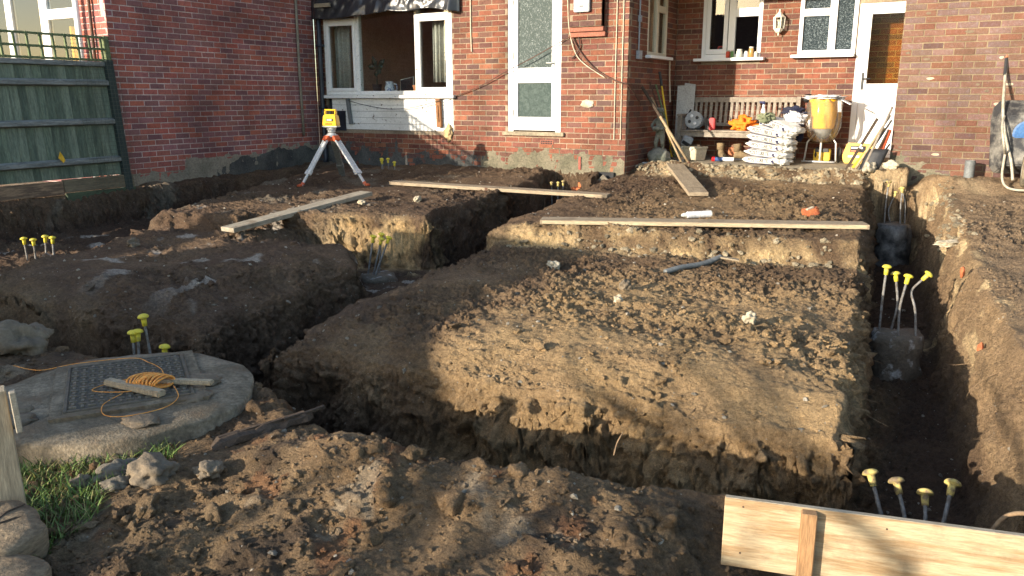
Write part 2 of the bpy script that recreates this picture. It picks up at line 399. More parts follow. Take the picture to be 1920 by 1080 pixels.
class MB:
    def __init__(s): s.v = []; s.f = []
    def add(s, vs, fs):
        b = len(s.v)
        s.v.extend([tuple(v) for v in vs]); s.f.extend([tuple(i+b for i in f) for f in fs])
        return s
    def box(s, x0, x1, y0, y1, z0, z1):
        return s.add([(x0,y0,z0),(x1,y0,z0),(x1,y1,z0),(x0,y1,z0),(x0,y0,z1),(x1,y0,z1),(x1,y1,z1),(x0,y1,z1)],
                     [(0,3,2,1),(4,5,6,7),(0,1,5,4),(1,2,6,5),(2,3,7,6),(3,0,4,7)])
    def obox(s, a, b, w, t, up=(0,0,1)):
        """bar from a to b, width w (sideways), thickness t (towards up)"""
        a = Vector(a); b = Vector(b); d = (b-a).normalized(); up = Vector(up)
        sx = d.cross(up)
        if sx.length < 1e-4: sx = d.cross(Vector((1,0,0)))
        sx.normalize(); u = sx.cross(d).normalized()
        vs = []
        for p in (a, b):
            for i, j in ((-1,-1),(1,-1),(1,1),(-1,1)):
                vs.append(p + sx*(w/2*i) + u*(t/2*j))
        return s.add(vs, [(0,1,2,3),(7,6,5,4),(0,4,5,1),(1,5,6,2),(2,6,7,3),(3,7,4,0)])
    def tube(s, pts, r, seg=8, cap=True):
        pts = [Vector(p) for p in pts]; n = len(pts)
        rs = r if isinstance(r, (list, tuple)) else [r]*n
        rings = []; prev = None
        for i, p in enumerate(pts):
            d = (pts[min(i+1,n-1)] - pts[max(i-1,0)])
            if d.length < 1e-9: d = Vector((0,0,1))
            d.normalize()
            if prev is None:
                x = d.cross(Vector((0,0,1)))
                if x.length < .05: x = d.cross(Vector((1,0,0)))
            else:
                x = prev - d*prev.dot(d)
            x.normalize(); prev = x; y = d.cross(x)
            rings.append([p + x*(rs[i]*math.cos(2*math.pi*k/seg)) + y*(rs[i]*math.sin(2*math.pi*k/seg)) for k in range(seg)])
        vs = [v for rg in rings for v in rg]; fs = []
        for i in range(n-1):
            for k in range(seg):
                a = i*seg+k; b = i*seg+(k+1) % seg
                fs.append((a, b, b+seg, a+seg))
        if cap:
            fs.append(tuple(range(seg))[::-1]); fs.append(tuple((n-1)*seg+k for k in range(seg)))
        return s.add(vs, fs)
    def lathe(s, prof, c=(0,0,0), seg=20, M=None):
        vs = []; fs = []; n = len(prof)
        for r, z in prof:
            for k in range(seg):
                a = 2*math.pi*k/seg
                v = Vector((r*math.cos(a), r*math.sin(a), z))
                if M is not None: v = M @ v
                vs.append(v + Vector(c))
        for i in range(n-1):
            for k in range(seg):
                a = i*seg+k; b = i*seg+(k+1) % seg
                fs.append((a, b, b+seg, a+seg))
        fs.append(tuple(range(seg))[::-1]); fs.append(tuple((n-1)*seg+k for k in range(seg)))
        return s.add(vs, fs)
    def prism(s, poly, z0, z1):
        n = len(poly)
        vs = [(x, y, z0) for x, y in poly] + [(x, y, z1) for x, y in poly]
        fs = [tuple(range(n))[::-1], tuple(range(n, 2*n))] + [(i, (i+1) % n, n+(i+1) % n, n+i) for i in range(n)]
        return s.add(vs, fs)
    def build(s, name, m, parent=None, smooth=False, bevel=0, local=False, sub=0):
        me = bpy.data.meshes.new(name)
        vs = s.v
        if parent is not None and not local:
            inv = wmat(parent).inverted()
            vs = [inv @ Vector(v) for v in vs]
        me.from_pydata([tuple(v) for v in vs], [], s.f)
        if bevel:
            bm = bmesh.new(); bm.from_mesh(me)
            es = [e for e in bm.edges if len(e.link_faces) == 2 and e.calc_face_angle(0) > .5]
            bmesh.ops.bevel(bm, geom=es, offset=bevel, segments=1 if bevel < .006 else 2, affect='EDGES', clamp_overlap=True)
            bm.to_mesh(me); bm.free()
        me.update()
        return mk(name, me, m, parent, smooth, sub)
def mk(name, me, m, parent=None, smooth=False, sub=0):
    o = bpy.data.objects.new(name, me); col.objects.link(o)
    if m is not None: me.materials.append(MATS[m] if isinstance(m, str) else m)
    if smooth: me.polygons.foreach_set('use_smooth', [True]*len(me.polygons))
    if parent is not None: o.parent = parent
    if sub:
        md = o.modifiers.new('sub', 'SUBSURF'); md.levels = sub; md.render_levels = sub
    return o
def tag(o, label=None, cat=None, group=None, kind=None):
    if label: o['label'] = label
    if cat: o['category'] = cat
    if group: o['group'] = group
    if kind: o['kind'] = kind
    return o
def thing(name, label, cat, loc=(0,0,0), rot=(0,0,0), group=None):
    o = bpy.data.objects.new(name, None); col.objects.link(o)
    o.location = loc; o.rotation_euler = rot
    o.empty_display_size = .1
    return tag(o, label, cat, group)

def blob_mesh(sub=2, amp=.25, freq=1.6, seed=0, scale=(1,1,1), flat=None):
    bm = bmesh.new(); bmesh.ops.create_icosphere(bm, subdivisions=sub, radius=1)
    P = np.array([v.co[:] for v in bm.verts], np.float32)
    n = noise3(P[:,0]*freq+seed*3.1, P[:,1]*freq, P[:,2]*freq+seed, seed) + .5*noise3(P[:,0]*freq*2.3, P[:,1]*freq*2.3+seed, P[:,2]*freq*2.3, seed+5) + .22*noise3(P[:,0]*freq*6, P[:,1]*freq*6+seed, P[:,2]*freq*6, seed+9)
    P = P*(1+amp*n)[:,None]
    for v, p in zip(bm.verts, P):
        z = p[2]
        if flat is not None: z = max(z, flat)
        v.co = (p[0]*scale[0], p[1]*scale[1], z*scale[2])
    return bm
def blob(name, m, loc, scale, seed=0, amp=.25, freq=1.6, sub=3, parent=None, flat=None, rot=0, smooth=True):
    bm = blob_mesh(sub, amp, freq, seed, scale, flat)
    M = Matrix.Translation(loc) @ Matrix.Rotation(rot, 4, 'Z')
    if parent is not None: M = wmat(parent).inverted() @ M
    bm.transform(M)
    me = bpy.data.meshes.new(name); bm.to_mesh(me); bm.free()
    return mk(name, me, m, parent, smooth)

def text_mesh(name, txt, size, M, m, parent):
    cu = bpy.data.curves.new(name, 'FONT'); cu.body = txt; cu.size = size; cu.align_x = 'CENTER'; cu.align_y = 'CENTER'; cu.extrude = .0006
    tmp = bpy.data.objects.new('tmp_text', cu); col.objects.link(tmp)
    dg = bpy.context.evaluated_depsgraph_get()
    me = bpy.data.meshes.new_from_object(tmp.evaluated_get(dg))
    bpy.data.objects.remove(tmp)
    me.name = name
    if parent is not None: M = wmat(parent).inverted() @ M
    me.transform(M)
    me.materials.clear()
    return mk(name, me, m, parent)

# ================================================================== GROUND (dug site)
def samples(a, b, fn):
    out = [a]
    while out[-1] < b: out.append(out[-1] + fn(out[-1]))
    return np.array(out, np.float64)
R_L, R_R, C_R, C_L = -.39, .40, -3.76, -4.42     # edges of the right and centre trenches, in sheared x
def sx(x):
    if x < -10.4: return min(6, .05 + (-10.4-x)*.25)
    if x > 1.7: return min(6, .03 + (x-1.7)*.25)
    for w in (R_L, R_R-.06, C_R, C_L):
        if abs(x-w) < .12: return .0058
    if x < -5: return .024
    return .0115 if -3.6 < x < .9 else .015
def sy(y):
    if y < .7: return min(6, .012 + (.7-y)*.3)
    if y > 12.6: return min(6, .05 + (y-12.6)*.3)
    if y < 2.5: return .0095
    if y < 3.12: return .0060
    if y < 3.3: return .012
    if y < 3.78: return .0046 if 3.38 < y < 3.70 else .008
    if y < 5.7: return .014
    if y < 7.15: return .0072
    if y < 8.5: return .017
    return .022
_xo = samples(-60, 60, sx)
_yo = np.concatenate([np.arange(-60, -6, 6.0), [-6,-4,-2.8,-1.8,-1,-.4,0,.3,.5,.6], samples(.7, 12.6, sy), [12.8,13.2,14,16,20,28,40,60]])
XS, YY = np.meshgrid(_xo, _yo)
SHY = np.clip(YY, 1.0, 11.2) - 3.7
KX = .115*sstep(-6.5, -4.6, XS)*(1-sstep(2.5, 8, XS))
XX = XS - KX*SHY
def lip_y(x): return 2.92 - .20*sstep(-3.7, -4.1, x) - .34*sstep(-3.5, -2.4, x) + .28*sstep(-1.7, -.75, x) - .04*sstep(-2.3, -1.9, x)
def front_y(x): return 3.47 + .062*(x+3.7)
def left_x(y): return -7.15 - .38*(y-4.4)
def terrain(x, y, xs):
    e1 = fbm2(x*1.7, y*1.7, 3, 4)
    e2 = fbm2(x*5.5, y*5.5, 21, 3)
    wob = .060*e1 + .013*e2
    # undisturbed tops
    top = .05*y
    top = np.where(y > 3.2, .19 + .016*(y-3.5), np.minimum(top, .16))
    stepY = np.where(xs > C_L-.1, 6.52 + .16*(x+3.97), 6.15 + .35*(x+5.5))
    stepY = np.where(xs > .05, 99, stepY)
    st = sstep(-.03, .13, y - stepY + wob)
    top = top + st*(.19 + .012*np.clip(y-6.6, 0, 4))
    bank = .20 + .04*(np.clip(y, 1, 10.5)-3.2)
    bk = sstep(.05, .35, xs)*sstep(3.0, 3.3, y)
    top = top*(1-bk) + bank*bk
    # rising towards the house walls
    top = top + .15*sstep(10.60, 10.90, y)*sstep(-4.5, -3.9, x) + .05*sstep(9.7, 10.45, y)*sstep(-9, -7, x)
    top = np.where((y > 10.94) & (x > -4.3) & (x < -1.0), .5, top)
    # broad undulation
    top = top + .035*fbm2(x*.8+7, y*.8, 40, 3)*sstep(14, 9, np.abs(x)) + .018*fbm2(x*2.6, y*2.6, 44, 3)
    # foreground spoil: heaped lumps along the trench lip
    lipd = y - lip_y(x)
    top = top + (.07*np.exp(-((lipd+.22)/.25)**2))*sstep(-2.9, -2.2, x)*(.5+.9*np.clip(fbm2(x*2.1, y*2.1, 61, 2)+.45, 0, 1.4))*sstep(.2, -.1, lipd)*(1-.9*sstep(-1.0, -.6, x))
    top = top - .05*sstep(-2.2, -3.0, x)*sstep(2.0, 1.5, y)
    top = top - .17*sstep(-.95, -.55, x)*sstep(2.80, 2.58, y)
    top = top + .045*sstep(-4.4, -4.9, x)*sstep(3.3, 3.7, y)*sstep(5.8, 5.2, y)
    # hump of the big block, rounded shoulders
    fd = y - front_y(x)
    blk = sstep(R_L+.05, R_L-.5, xs)*sstep(C_R-.05, C_R+.5, xs)
    top = top + blk*sstep(3.3, 4.3, y)*(1-sstep(5.0, 6.4, y))*.035
    inside_blk = (xs < R_L) & (xs > C_R)
    top = top - np.where(inside_blk & (fd > -.1), .11*np.exp(-(np.clip(fd, 0, 9)/.22)**2), 0)
    top = top - .07*np.exp(-(np.clip(xs-C_R, 0, 9)/.16)**2)*(xs > C_R-.1)*sstep(3.2, 3.6, y)*(xs < -1)
    top = top - np.where((xs < C_L+.1) & (y > 3.3) & (y < 6.2), .07*np.exp(-(np.clip(fd+.05, 0, 9)/.25)**2) + .06*np.exp(-(np.clip(C_L-xs, 0, 9)/.22)**2), 0)
    # trenches : inside distance u, wall width w
    def carve(u, w, r=.05): return .14*sstep(-r, .02, u) + .86*sstep(0, w, u)
    s_tot = np.zeros_like(x); fl = np.full_like(x, -.42)
    def put(u, floor, w):
        nonlocal s_tot, fl
        s = carve(u, w)
        fl = np.where(s > s_tot, floor, fl)
        s_tot = np.maximum(s_tot, s)
    wb = wob + .004*fbm2(x*14, y*14, 71, 2)
    big = 99*np.ones_like(x)
    # front trench
    put(np.minimum.reduce([y-lip_y(x)+wb, front_y(x)-y+wb, R_R-xs+wb, x+8.1+wb]), -.50 + .03*e1, .13)
    # right trench
    uu = np.minimum.reduce([(xs-R_L)+wb, y-2.95, 10.86-y+wb])
    rw = (R_R - xs) + wb
    sr = np.minimum(carve(uu, .11), carve(rw, .24))
    fl = np.where(sr > s_tot, -.44+.02*np.clip(y-4, 0, 6) + .03*e1, fl); s_tot = np.maximum(s_tot, sr)
    # centre trench
    cl = C_L - .12*sstep(6, 7, y)
    put(np.minimum.reduce([(xs-cl)+wb, (C_R-xs)+wb, y-3.2, 10.1-y+wb]), -.40+.05*np.clip(y-6, 0, 4), .14)
    # cross trench between the two left blocks
    yb = np.minimum(5.80 + .30*(x+5.2), 5.80 - .85*(x+5.2)); ym = 6.50 + .34*(x+5.3)
    put(np.minimum.reduce([y-yb+wb, ym-y+wb, (C_L+.3)-xs, x+6.7+wb]), -.10 + .38*sstep(-5.6, -6.3, x), .12)
    # trench along the fence and the neighbour's wall
    put(np.minimum.reduce([left_x(y)-x+1.6*wb, x+9.62+wb, 10.3-y, y-1.8]), .03+.03*np.clip(y-5, 0, 5), .28)
    # pits at the wall base beside the exposed footing
    put(np.minimum.reduce([y-9.75+wb, 10.5-y, x+5.35, -4.72-x]), .12+0*x, .12)
    far = sstep(15, 11, np.abs(x))*sstep(-2, .3, y)*sstep(14, 12.6, y)
    z = top - (top-fl)*s_tot*far
    return z, s_tot*far, top
ZZ, WALL, TOP = terrain(XX, YY, XS)
P = np.stack([XX, YY, ZZ], -1)
def grid_normals(P):
    du = np.gradient(P, axis=1); dv = np.gradient(P, axis=0)
    n = np.cross(du, dv); n /= (np.linalg.norm(n, axis=-1, keepdims=True)+1e-12)
    return n
NN = grid_normals(P)
NN[..., 2] = NN[..., 2]*.8 + .05
x, y, z = P[..., 0], P[..., 1], P[..., 2]
n_a = noise3(x*3.2, y*3.2, z*3.2, 101)
n_b = noise3(x*8.5, y*8.5, z*8.5, 102)
n_c = noise3(x*19, y*19, z*19, 103)
n_d = noise3(x*42, y*42, z*42, 104)
n_e = noise3(x*88, y*88, z*88, 105)
crumb = np.clip(.72 + 1.3*fbm2(x*.9+3, y*.9, 110, 3), .28, 1.25)          # crumbly against trampled
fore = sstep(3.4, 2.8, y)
crumb = crumb*(1-fore) + np.clip(crumb+.35, .35, 1.3)*fore
wallm = sstep(.03, .16, WALL)*(1-sstep(.95, 1.0, WALL))
crumb = np.maximum(crumb, 1.15*wallm)
patch_tr = sstep(.1, .35, fbm2(x*1.1, y*1.1, 117, 2))*sstep(-3.0, -3.6, x)     # smooth trampled tops on the left
bill = lambda n: np.abs(n)*2-.45
clod = .017*bill(n_b+.4*n_c)*crumb + .023*bill(n_c)*crumb + .0155*bill(n_d)*(.35+.75*crumb)
rough_f = .020*n_b + .018*n_c*crumb + .011*n_d - .010*bill(n_c+.5*n_a)
disp = .030*n_a + .026*n_b*(.5+.5*crumb) + clod*(1-.62*fore) + rough_f*.62*fore + .0078*n_e*(.4+.7*crumb)
disp = disp*(1+.55*wallm)
smear = sstep(.05, .4, fbm2(x*1.3+4, y*1.3, 119, 2))*fore            # trodden, smeared patches near the camera
disp = disp*(1-.5*smear)
disp = disp*(1-.55*sstep(.10, .2, XS)*sstep(.62, .45, XS)*sstep(3.2, 3.6, y))
disp = disp*(1-.45*patch_tr)
disp *= sstep(15, 10.5, np.abs(x))*sstep(-1.5, .6, y)*(1-.9*sstep(11.0, 11.3, y))
# a few undercut hollows in the front face of the big block
for hx, hz, hr in ((-3.35, -.12, .13), (-2.35, -.28, .12), (-1.62, .02, .09), (-.55, -.30, .12)):
    disp = disp - .13*np.exp(-(((x-hx)/hr)**2 + ((z-hz)/(hr*.9))**2))*sstep(3.2, 3.4, y)*sstep(3.85, 3.6, y)*sstep(.1, .5, WALL)
P = P + NN*disp[..., None]
x, y, z = P[..., 0], P[..., 1], P[..., 2]

# soil colours (base colour of the earth, with some shade painted in)
x0_, y0_ = x, y
qx, qy = x + .85*z, y - .95*z       # noise coordinates sheared with depth, so cut faces carry no vertical streaks
def mixc(c, d, w): return c*(1-w[..., None]) + np.array(d)*w[..., None]
fdk = fore*sstep(-1.4, -.4, x)
COL = np.ones(x.shape+(3,))*np.array([.205, .146, .086])
m1 = sstep(-.25, .35, fbm2(qx*.7, qy*.7, 131, 4)); COL = mixc(COL, (.105, .072, .046), m1*.9)
m2 = sstep(.05, .5, fbm2(qx*1.6+5, qy*1.6, 135, 4)); COL = mixc(COL, (.235, .175, .105), m2*.6)
left = sstep(-2.5, -3.9, x)*sstep(3.1, 3.6, y); COL = mixc(COL, (.085, .058, .042), left*.72)  # darker earth on the left, with the shade there painted in
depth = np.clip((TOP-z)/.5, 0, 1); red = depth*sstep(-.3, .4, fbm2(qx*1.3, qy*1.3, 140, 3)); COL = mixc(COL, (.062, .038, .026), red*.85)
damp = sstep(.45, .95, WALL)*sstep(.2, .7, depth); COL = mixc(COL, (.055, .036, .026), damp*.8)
# yellow sandy front face and right side of the big block, pale bank
sandy = sstep(-2.9, -2.3, x)*sstep(-.2, -.5, x)*sstep(3.2, 3.5, y)*sstep(6.4, 5.2, y); COL = mixc(COL, (.31, .225, .12), sandy*.65*(.5+.5*sstep(-.4, .3, n_a)))
rb = sstep(.15, .35, XS)*sstep(3, 3.5, y); COL = mixc(COL, (.235, .172, .105), rb*.6)
# pale hoggin layer exposed in the step under the planks and the edge of the paving
stepY = np.where(XS > C_L-.1, 6.52 + .16*(x+3.97), 6.40 + .34*(x+5.3))
hog = np.exp(-((y-stepY)/.14)**2)*sstep(R_R+.3, R_R-.3, XS)*sstep(-6.3, -5.6, x)*np.clip(.45+1.6*fbm2(qx*2.3, qy*5, 150, 3), 0, 1)
COL = mixc(COL, (.42, .33, .19), hog*.85)
hog3 = np.exp(-((y-6.48-.34*(x+5.3))/.16)**2)*sstep(-5.85, -5.6, x)*sstep(-4.55, -4.8, x)*sstep(.02,.15,WALL)*np.clip(.6+1.5*fbm2(qx*3, qy*5, 153, 3), 0, 1); COL = mixc(COL, (.38, .28, .15), hog3*.9)
hog2 = np.exp(-((y-10.75)/.22)**2)*sstep(-4.3, -3.6, x)*np.clip(.4+1.7*fbm2(qx*3, qy*6, 151, 3), 0, 1); COL = mixc(COL, (.45, .37, .24), hog2*.8)
lay = np.exp(-((XS-R_R-.0)/.10)**2)*sstep(5.2, 6.0, y)*sstep(11, 10.6, y)*sstep(.15, .45, fbm2(qx*3.1, qy*1.7, 152, 3)); COL = mixc(COL, (.50, .41, .25), lay*.9)
chalk = sstep(.42, .62, fbm2(qx*2.2, qy*2.2, 155, 4))*sstep(-3.9, -4.6, x)*sstep(3.3, 4.2, y)*sstep(8, 6, y); COL = mixc(COL, (.34, .33, .31), chalk*.8)
gr = sstep(.2, .5, fbm2(qx*1.4+9, qy*1.4, 158, 3))*sstep(-5.5, -6.5, x)*sstep(5.2, 5.8, y); COL = mixc(COL, (.17, .155, .125), gr*.7)
ff = sstep(.25, .6, fbm2(qx*2.4+2, qy*2.4, 160, 3))*fore; COL = mixc(COL, (.065, .048, .036), ff*.8)
fr = sstep(.38, .6, fbm2(qx*4.4+2, qy*4.4, 163, 3))*fore; COL = mixc(COL, (.19, .085, .038), fr*.6)
fc = sstep(.45, .65, fbm2(qx*3.1+8, qy*3.1, 165, 4))*fore; COL = mixc(COL, (.30, .26, .20), fc*.7)
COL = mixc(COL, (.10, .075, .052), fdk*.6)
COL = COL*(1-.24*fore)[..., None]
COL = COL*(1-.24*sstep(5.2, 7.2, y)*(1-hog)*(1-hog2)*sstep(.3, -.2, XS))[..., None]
COL = mixc(COL, (.135, .105, .075), sstep(.42, .62, XS)*sstep(3, 3.6, y)*.65*(1-lay))
lawn = sstep(-7, -10.3, x)*sstep(2.5, 1.5, y); COL = mixc(COL, (.05, .08, .025), np.maximum(lawn, sstep(.2, -.6, y)))
_l = COL.mean(-1, keepdims=True); COL = COL*.96 + _l*.04
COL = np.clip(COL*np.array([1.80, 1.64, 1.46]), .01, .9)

def grid_mesh(name, P, C, m):
    ny, nx = P.shape[:2]
    me = bpy.data.meshes.new(name)
    nv = nx*ny; nf = (nx-1)*(ny-1)
    me.vertices.add(nv); me.vertices.foreach_set('co', P.reshape(-1).astype(np.float32))
    i = np.arange(nv).reshape(ny, nx)
    q = np.stack([i[:-1,:-1], i[:-1,1:], i[1:,1:], i[1:,:-1]], -1).reshape(-1, 4)
    me.loops.add(nf*4); me.loops.foreach_set('vertex_index', q.reshape(-1).astype(np.int32))
    me.polygons.add(nf); me.polygons.foreach_set('loop_start', np.arange(0, nf*4, 4, dtype=np.int32))
    me.polygons.foreach_set('use_smooth', np.ones(nf, bool))
    me.update(calc_edges=True)
    a = me.color_attributes.new('Col', 'FLOAT_COLOR', 'POINT')
    a.data.foreach_set('color', np.concatenate([C.reshape(-1,3), np.ones((nv,1))], 1).reshape(-1).astype(np.float32))
    return mk(name, me, m)
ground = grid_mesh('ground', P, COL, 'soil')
tag(ground, 'brown dug earth of the building site with trenches', 'ground', kind='structure')
_ys = YY[:,0]; _xsr = XS[0]
def vert_at(px, py):
    j = int(np.clip(np.searchsorted(_ys, py), 0, len(_ys)-1))
    i = int(np.clip(np.searchsorted(XX[j], px), 0, XX.shape[1]-1))
    return j, i
def gz(px, py):
    j, i = vert_at(px, py)
    return float(P[j, i, 2])
def gzmax(px, py, r=.08):
    return max(gz(px+a*r, py+b*r) for a in (-1,0,1) for b in (-1,0,1))

# loose clods, crumbs and pebbles lying on the earth
def ico(sub):
    bm = bmesh.new(); bmesh.ops.create_icosphere(bm, subdivisions=sub, radius=1)
    bm.verts.ensure_lookup_table()
    v = np.array([a.co[:] for a in bm.verts], np.float32); f = np.array([[w.index for w in a.verts] for a in bm.faces], np.int64); bm.free()
    return v, f
def scatter(name, pts, sizes, cols, sub, m, seed, label, flat=.75, rough=.45, lump=.5):
    rs = np.random.RandomState(seed)
    v0, f0 = ico(sub); n = len(pts)
    sc = sizes[:,None]*np.stack([rs.uniform(.6,1.35,n), rs.uniform(.6,1.35,n), rs.uniform(.45,1.0,n)*flat/.75], -1)
    offs = rs.rand(n, 1, 3)*900
    Q = (v0[None]*1.35 + offs)
    nz = noise3(Q[...,0], Q[...,1], Q[...,2], seed)[..., None]
    nz2 = noise3(Q[...,0]*2.4, Q[...,1]*2.4, Q[...,2]*2.4, seed+1)[..., None]
    V = v0[None]*(1 + lump*1.5*nz + lump*.9*np.abs(nz2) + rough*(rs.rand(n, len(v0), 1)-.5))*sc[:,None]
    a = rs.rand(n)*6.283; ca, sa = np.cos(a)[:,None], np.sin(a)[:,None]
    t = (rs.rand(n)-.5)*1.6; ct, stt = np.cos(t)[:,None], np.sin(t)[:,None]
    X1 = V[...,0]*ct+V[...,2]*stt; Z1 = -V[...,0]*stt+V[...,2]*ct
    X2 = X1*ca-V[...,1]*sa; Y2 = X1*sa+V[...,1]*ca
    V = np.stack([X2, Y2, Z1], -1) + pts[:,None]
    F = (f0[None] + (np.arange(n)*len(v0))[:,None,None]).reshape(-1, 3)
    me = bpy.data.meshes.new(name)
    nv = n*len(v0); nf = len(F)
    me.vertices.add(nv); me.vertices.foreach_set('co', V.reshape(-1).astype(np.float32))
    me.loops.add(nf*3); me.loops.foreach_set('vertex_index', F.reshape(-1).astype(np.int32))
    me.polygons.add(nf); me.polygons.foreach_set('loop_start', np.arange(0, nf*3, 3, dtype=np.int32))
    me.update(calc_edges=True)
    at = me.color_attributes.new('Col', 'FLOAT_COLOR', 'POINT')
    C = np.repeat(cols, len(v0), 0)
    at.data.foreach_set('color', np.concatenate([C, np.ones((nv,1))], 1).reshape(-1).astype(np.float32))
    me.polygons.foreach_set('use_smooth', np.ones(nf, bool) if sub > 2 else np.zeros(nf, bool))
    return tag(mk(name, me, m), label, 'soil', kind='stuff')
def pick(n, seed, xr, yr, want):
    rs = np.random.RandomState(seed); out = []
    px = rs.uniform(xr[0], xr[1], n*6); py = yr[0] + (yr[1]-yr[0])*rs.rand(n*6)**1.35
    for a, b in zip(px, py):
        j, i = vert_at(a, b)
        if rs.rand() < want(j, i): out.append((j, i))
        if len(out) >= n: break
    return np.array(out)
def wcrumb(j, i):
    w = WALL[j, i]
    if .12 < w < .93: return .12
    return min(1, max(.06, crumb[j, i]-.25))*(.35 if w >= .93 else 1)*(.35 if XX[j, i] < -4.3 else 1)
rs = np.random.RandomState(5)
ji = pick(24000, 1, (-7.5, 1.3), (1.0, 10.3), wcrumb)
pts = P[ji[:,0], ji[:,1]].copy(); sz = .004 + .010*rs.rand(len(pts))**2.0
pts[:,2] += sz*.15
cc = COL[ji[:,0], ji[:,1]]*rs.uniform(.8, 1.3, (len(pts),1))
scatter('soil_crumbs', pts, sz, cc, 1, 'soil', 2, 'small loose crumbs of soil strewn over the dug ground')
ji = pick(1900, 7, (-6.5, 1.3), (1.1, 10.0), wcrumb)
pts = P[ji[:,0], ji[:,1]].copy(); sz = .010 + .022*rs.rand(len(pts))**3.0
cc = COL[ji[:,0], ji[:,1]]*rs.uniform(.85, 1.2, (len(pts),1))
scatter('soil_clods', pts, sz, cc, 2, 'soil', 3, 'fist-sized and smaller clods of earth lying on the dug ground', rough=.22)
ji = pick(90, 8, (-3.2, .6), (1.1, 3.0), lambda j, i: 1 if WALL[j, i] < .1 else 0)
pts = P[ji[:,0], ji[:,1]].copy(); sz = .022 + .035*rs.rand(len(pts))**2.2
pts[:,2] -= sz*.25
cc = COL[ji[:,0], ji[:,1]]*rs.uniform(.85, 1.2, (len(pts),1))
scatter('spoil_lumps', pts, sz, cc, 3, 'soil', 13, 'rough lumps of spoil heaped along the near side of the trench', rough=.10, lump=.62)
ji = pick(1500, 9, (-8.5, 1.3), (1.0, 10.3), lambda j, i: .25 if .12 < WALL[j, i] < .93 else 1)
pts = P[ji[:,0], ji[:,1]].copy(); sz = .005 + .011*rs.rand(len(pts))**2.5
pts[:,2] += sz*.2
cc = np.array([.50,.44,.35])*rs.uniform(.55, 1.3, (len(pts),1))
scatter('pebbles', pts, sz, cc, 1, 'soil', 4, 'pale flint pebbles scattered over the dug ground', rough=.25)

rsr = np.random.RandomState(31); q = []; szs = []
for k in range(900):
    u = rsr.rand()
    if u < .62: a, b = rsr.uniform(-4.2, -.95), rsr.normal(10.76, .11)
    elif u < .8: b = rsr.uniform(8.2, 10.8); a = R_R-.115*(b-3.7)+rsr.normal(.02, .06)
    else: a = rsr.uniform(-3.9, -1.0); b = 6.50+.16*(a+3.97)+rsr.normal(.05, .07)
    q.append((a, b, gz(a, b))); szs.append(.007+.026*rsr.rand()**2.6)
q = np.array(q); szs = np.array(szs)
scatter('hardcore_rubble', q, szs, np.array([.52,.43,.29])*rsr.uniform(.5, 1.15, (len(q),1)), 2, 'soil', 33, 'pale stones of hardcore spilling from the paving edge and the cut step', rough=.15, lump=.35)

# turf left uncut beside the manhole
def grass_patch(name, n, inside, xr, yr, label, h=(.035,.095)):
    rs = np.random.RandomState(17); V = []; F = []; C = []
    while len(F) < n*2:
        a, b = rs.uniform(*xr), rs.uniform(*yr)
        if not inside(a, b): continue
        g = gz(a, b)-.01; hh = rs.uniform(*h); w = rs.uniform(.0022, .0045); th = rs.rand()*6.283; le = rs.uniform(.25, 1.0)*hh
        dx, dy = math.cos(th), math.sin(th); k = len(V)
        for t in (0, .5, 1):
            px = a+dx*le*t*t; py = b+dy*le*t*t; pz = g+hh*(t-.25*t*t); ww = w*(1-.75*t)
            V += [(px-dy*ww, py+dx*ww, pz), (px+dy*ww, py-dx*ww, pz)]
        F += [(k,k+1,k+3,k+2),(k+2,k+3,k+5,k+4)]
        c = np.array([.105,.175,.038])*rs.uniform(.45, 1.45)+np.array([.04,.02,.005])*rs.rand()
        if rs.rand() < .22: c = np.array([.25,.22,.08])
        C += [tuple(c)]*6
    me = bpy.data.meshes.new(name); me.from_pydata(V, [], F)
    at = me.color_attributes.new('Col', 'FLOAT_COLOR', 'POINT')
    at.data.foreach_set('color', np.concatenate([np.array(C), np.ones((len(C),1))], 1).reshape(-1).astype(np.float32))
    return tag(mk(name, me, 'grass'), label, 'grass', kind='stuff')
def in_turf(a, b):
    e = .10*float(noise2(np.array([a*6]), np.array([b*6]), 5)[0])
    if math.hypot(a+3.62, b-2.33) < .6: return False
    return (a < -2.70+e - .42*(b-1.5)) and b > 1.12
grass_patch('grass', 6500, in_turf, (-4.2, -2.5), (.95, 2.15), 'tuft of green grass left between the manhole and the spoil')

# ================================================================== HOUSES
class Wall:
    """vertical wall plane: base point, direction along it; outward normal = (dy, -dx)"""
    def __init__(s, bx, by, dx, dy): s.b = Vector((bx, by, 0)); s.d = Vector((dx, dy, 0)); s.i = Vector((-dy, dx, 0))
    def W(s, u, d, z): return s.b + s.d*u + s.i*d + Vector((0, 0, z))
    def box(s, mb, u0, u1, d0, d1, z0, z1):
        c = [s.W(u, d, z) for z in (z0, z1) for (u, d) in ((u0,d0),(u1,d0),(u1,d1),(u0,d1))]
        mb.add(c, [(0,3,2,1),(4,5,6,7),(0,1,5,4),(1,2,6,5),(2,3,7,6),(3,0,4,7)])
        return mb
BH, BL_, JT = .065, .215, .010
def brick_mesh(name, c, seed, L=BL_):
    rs = np.random.RandomState(seed)
    def j(a): return (rs.rand()-.5)*a
    h = BH/2; l = L/2; y0 = j(.004)
    V = []
    for (a, b, y) in ((0, 0, .03), (0, 0, y0+.004), (.004, .004, y0)):
        for sx_, sz_ in ((-1,-1),(1,-1),(1,1),(-1,1)):
            V.append((sx_*(l-a)+j(.003), y, sz_*(h-b)+j(.0022)))
    F = []
    for r in (0, 4):
        for k in range(4):
            F.append((r+k, r+(k+1) % 4, r+4+(k+1) % 4, r+4+k))
    F.append((8, 9, 10, 11))
    return V, F
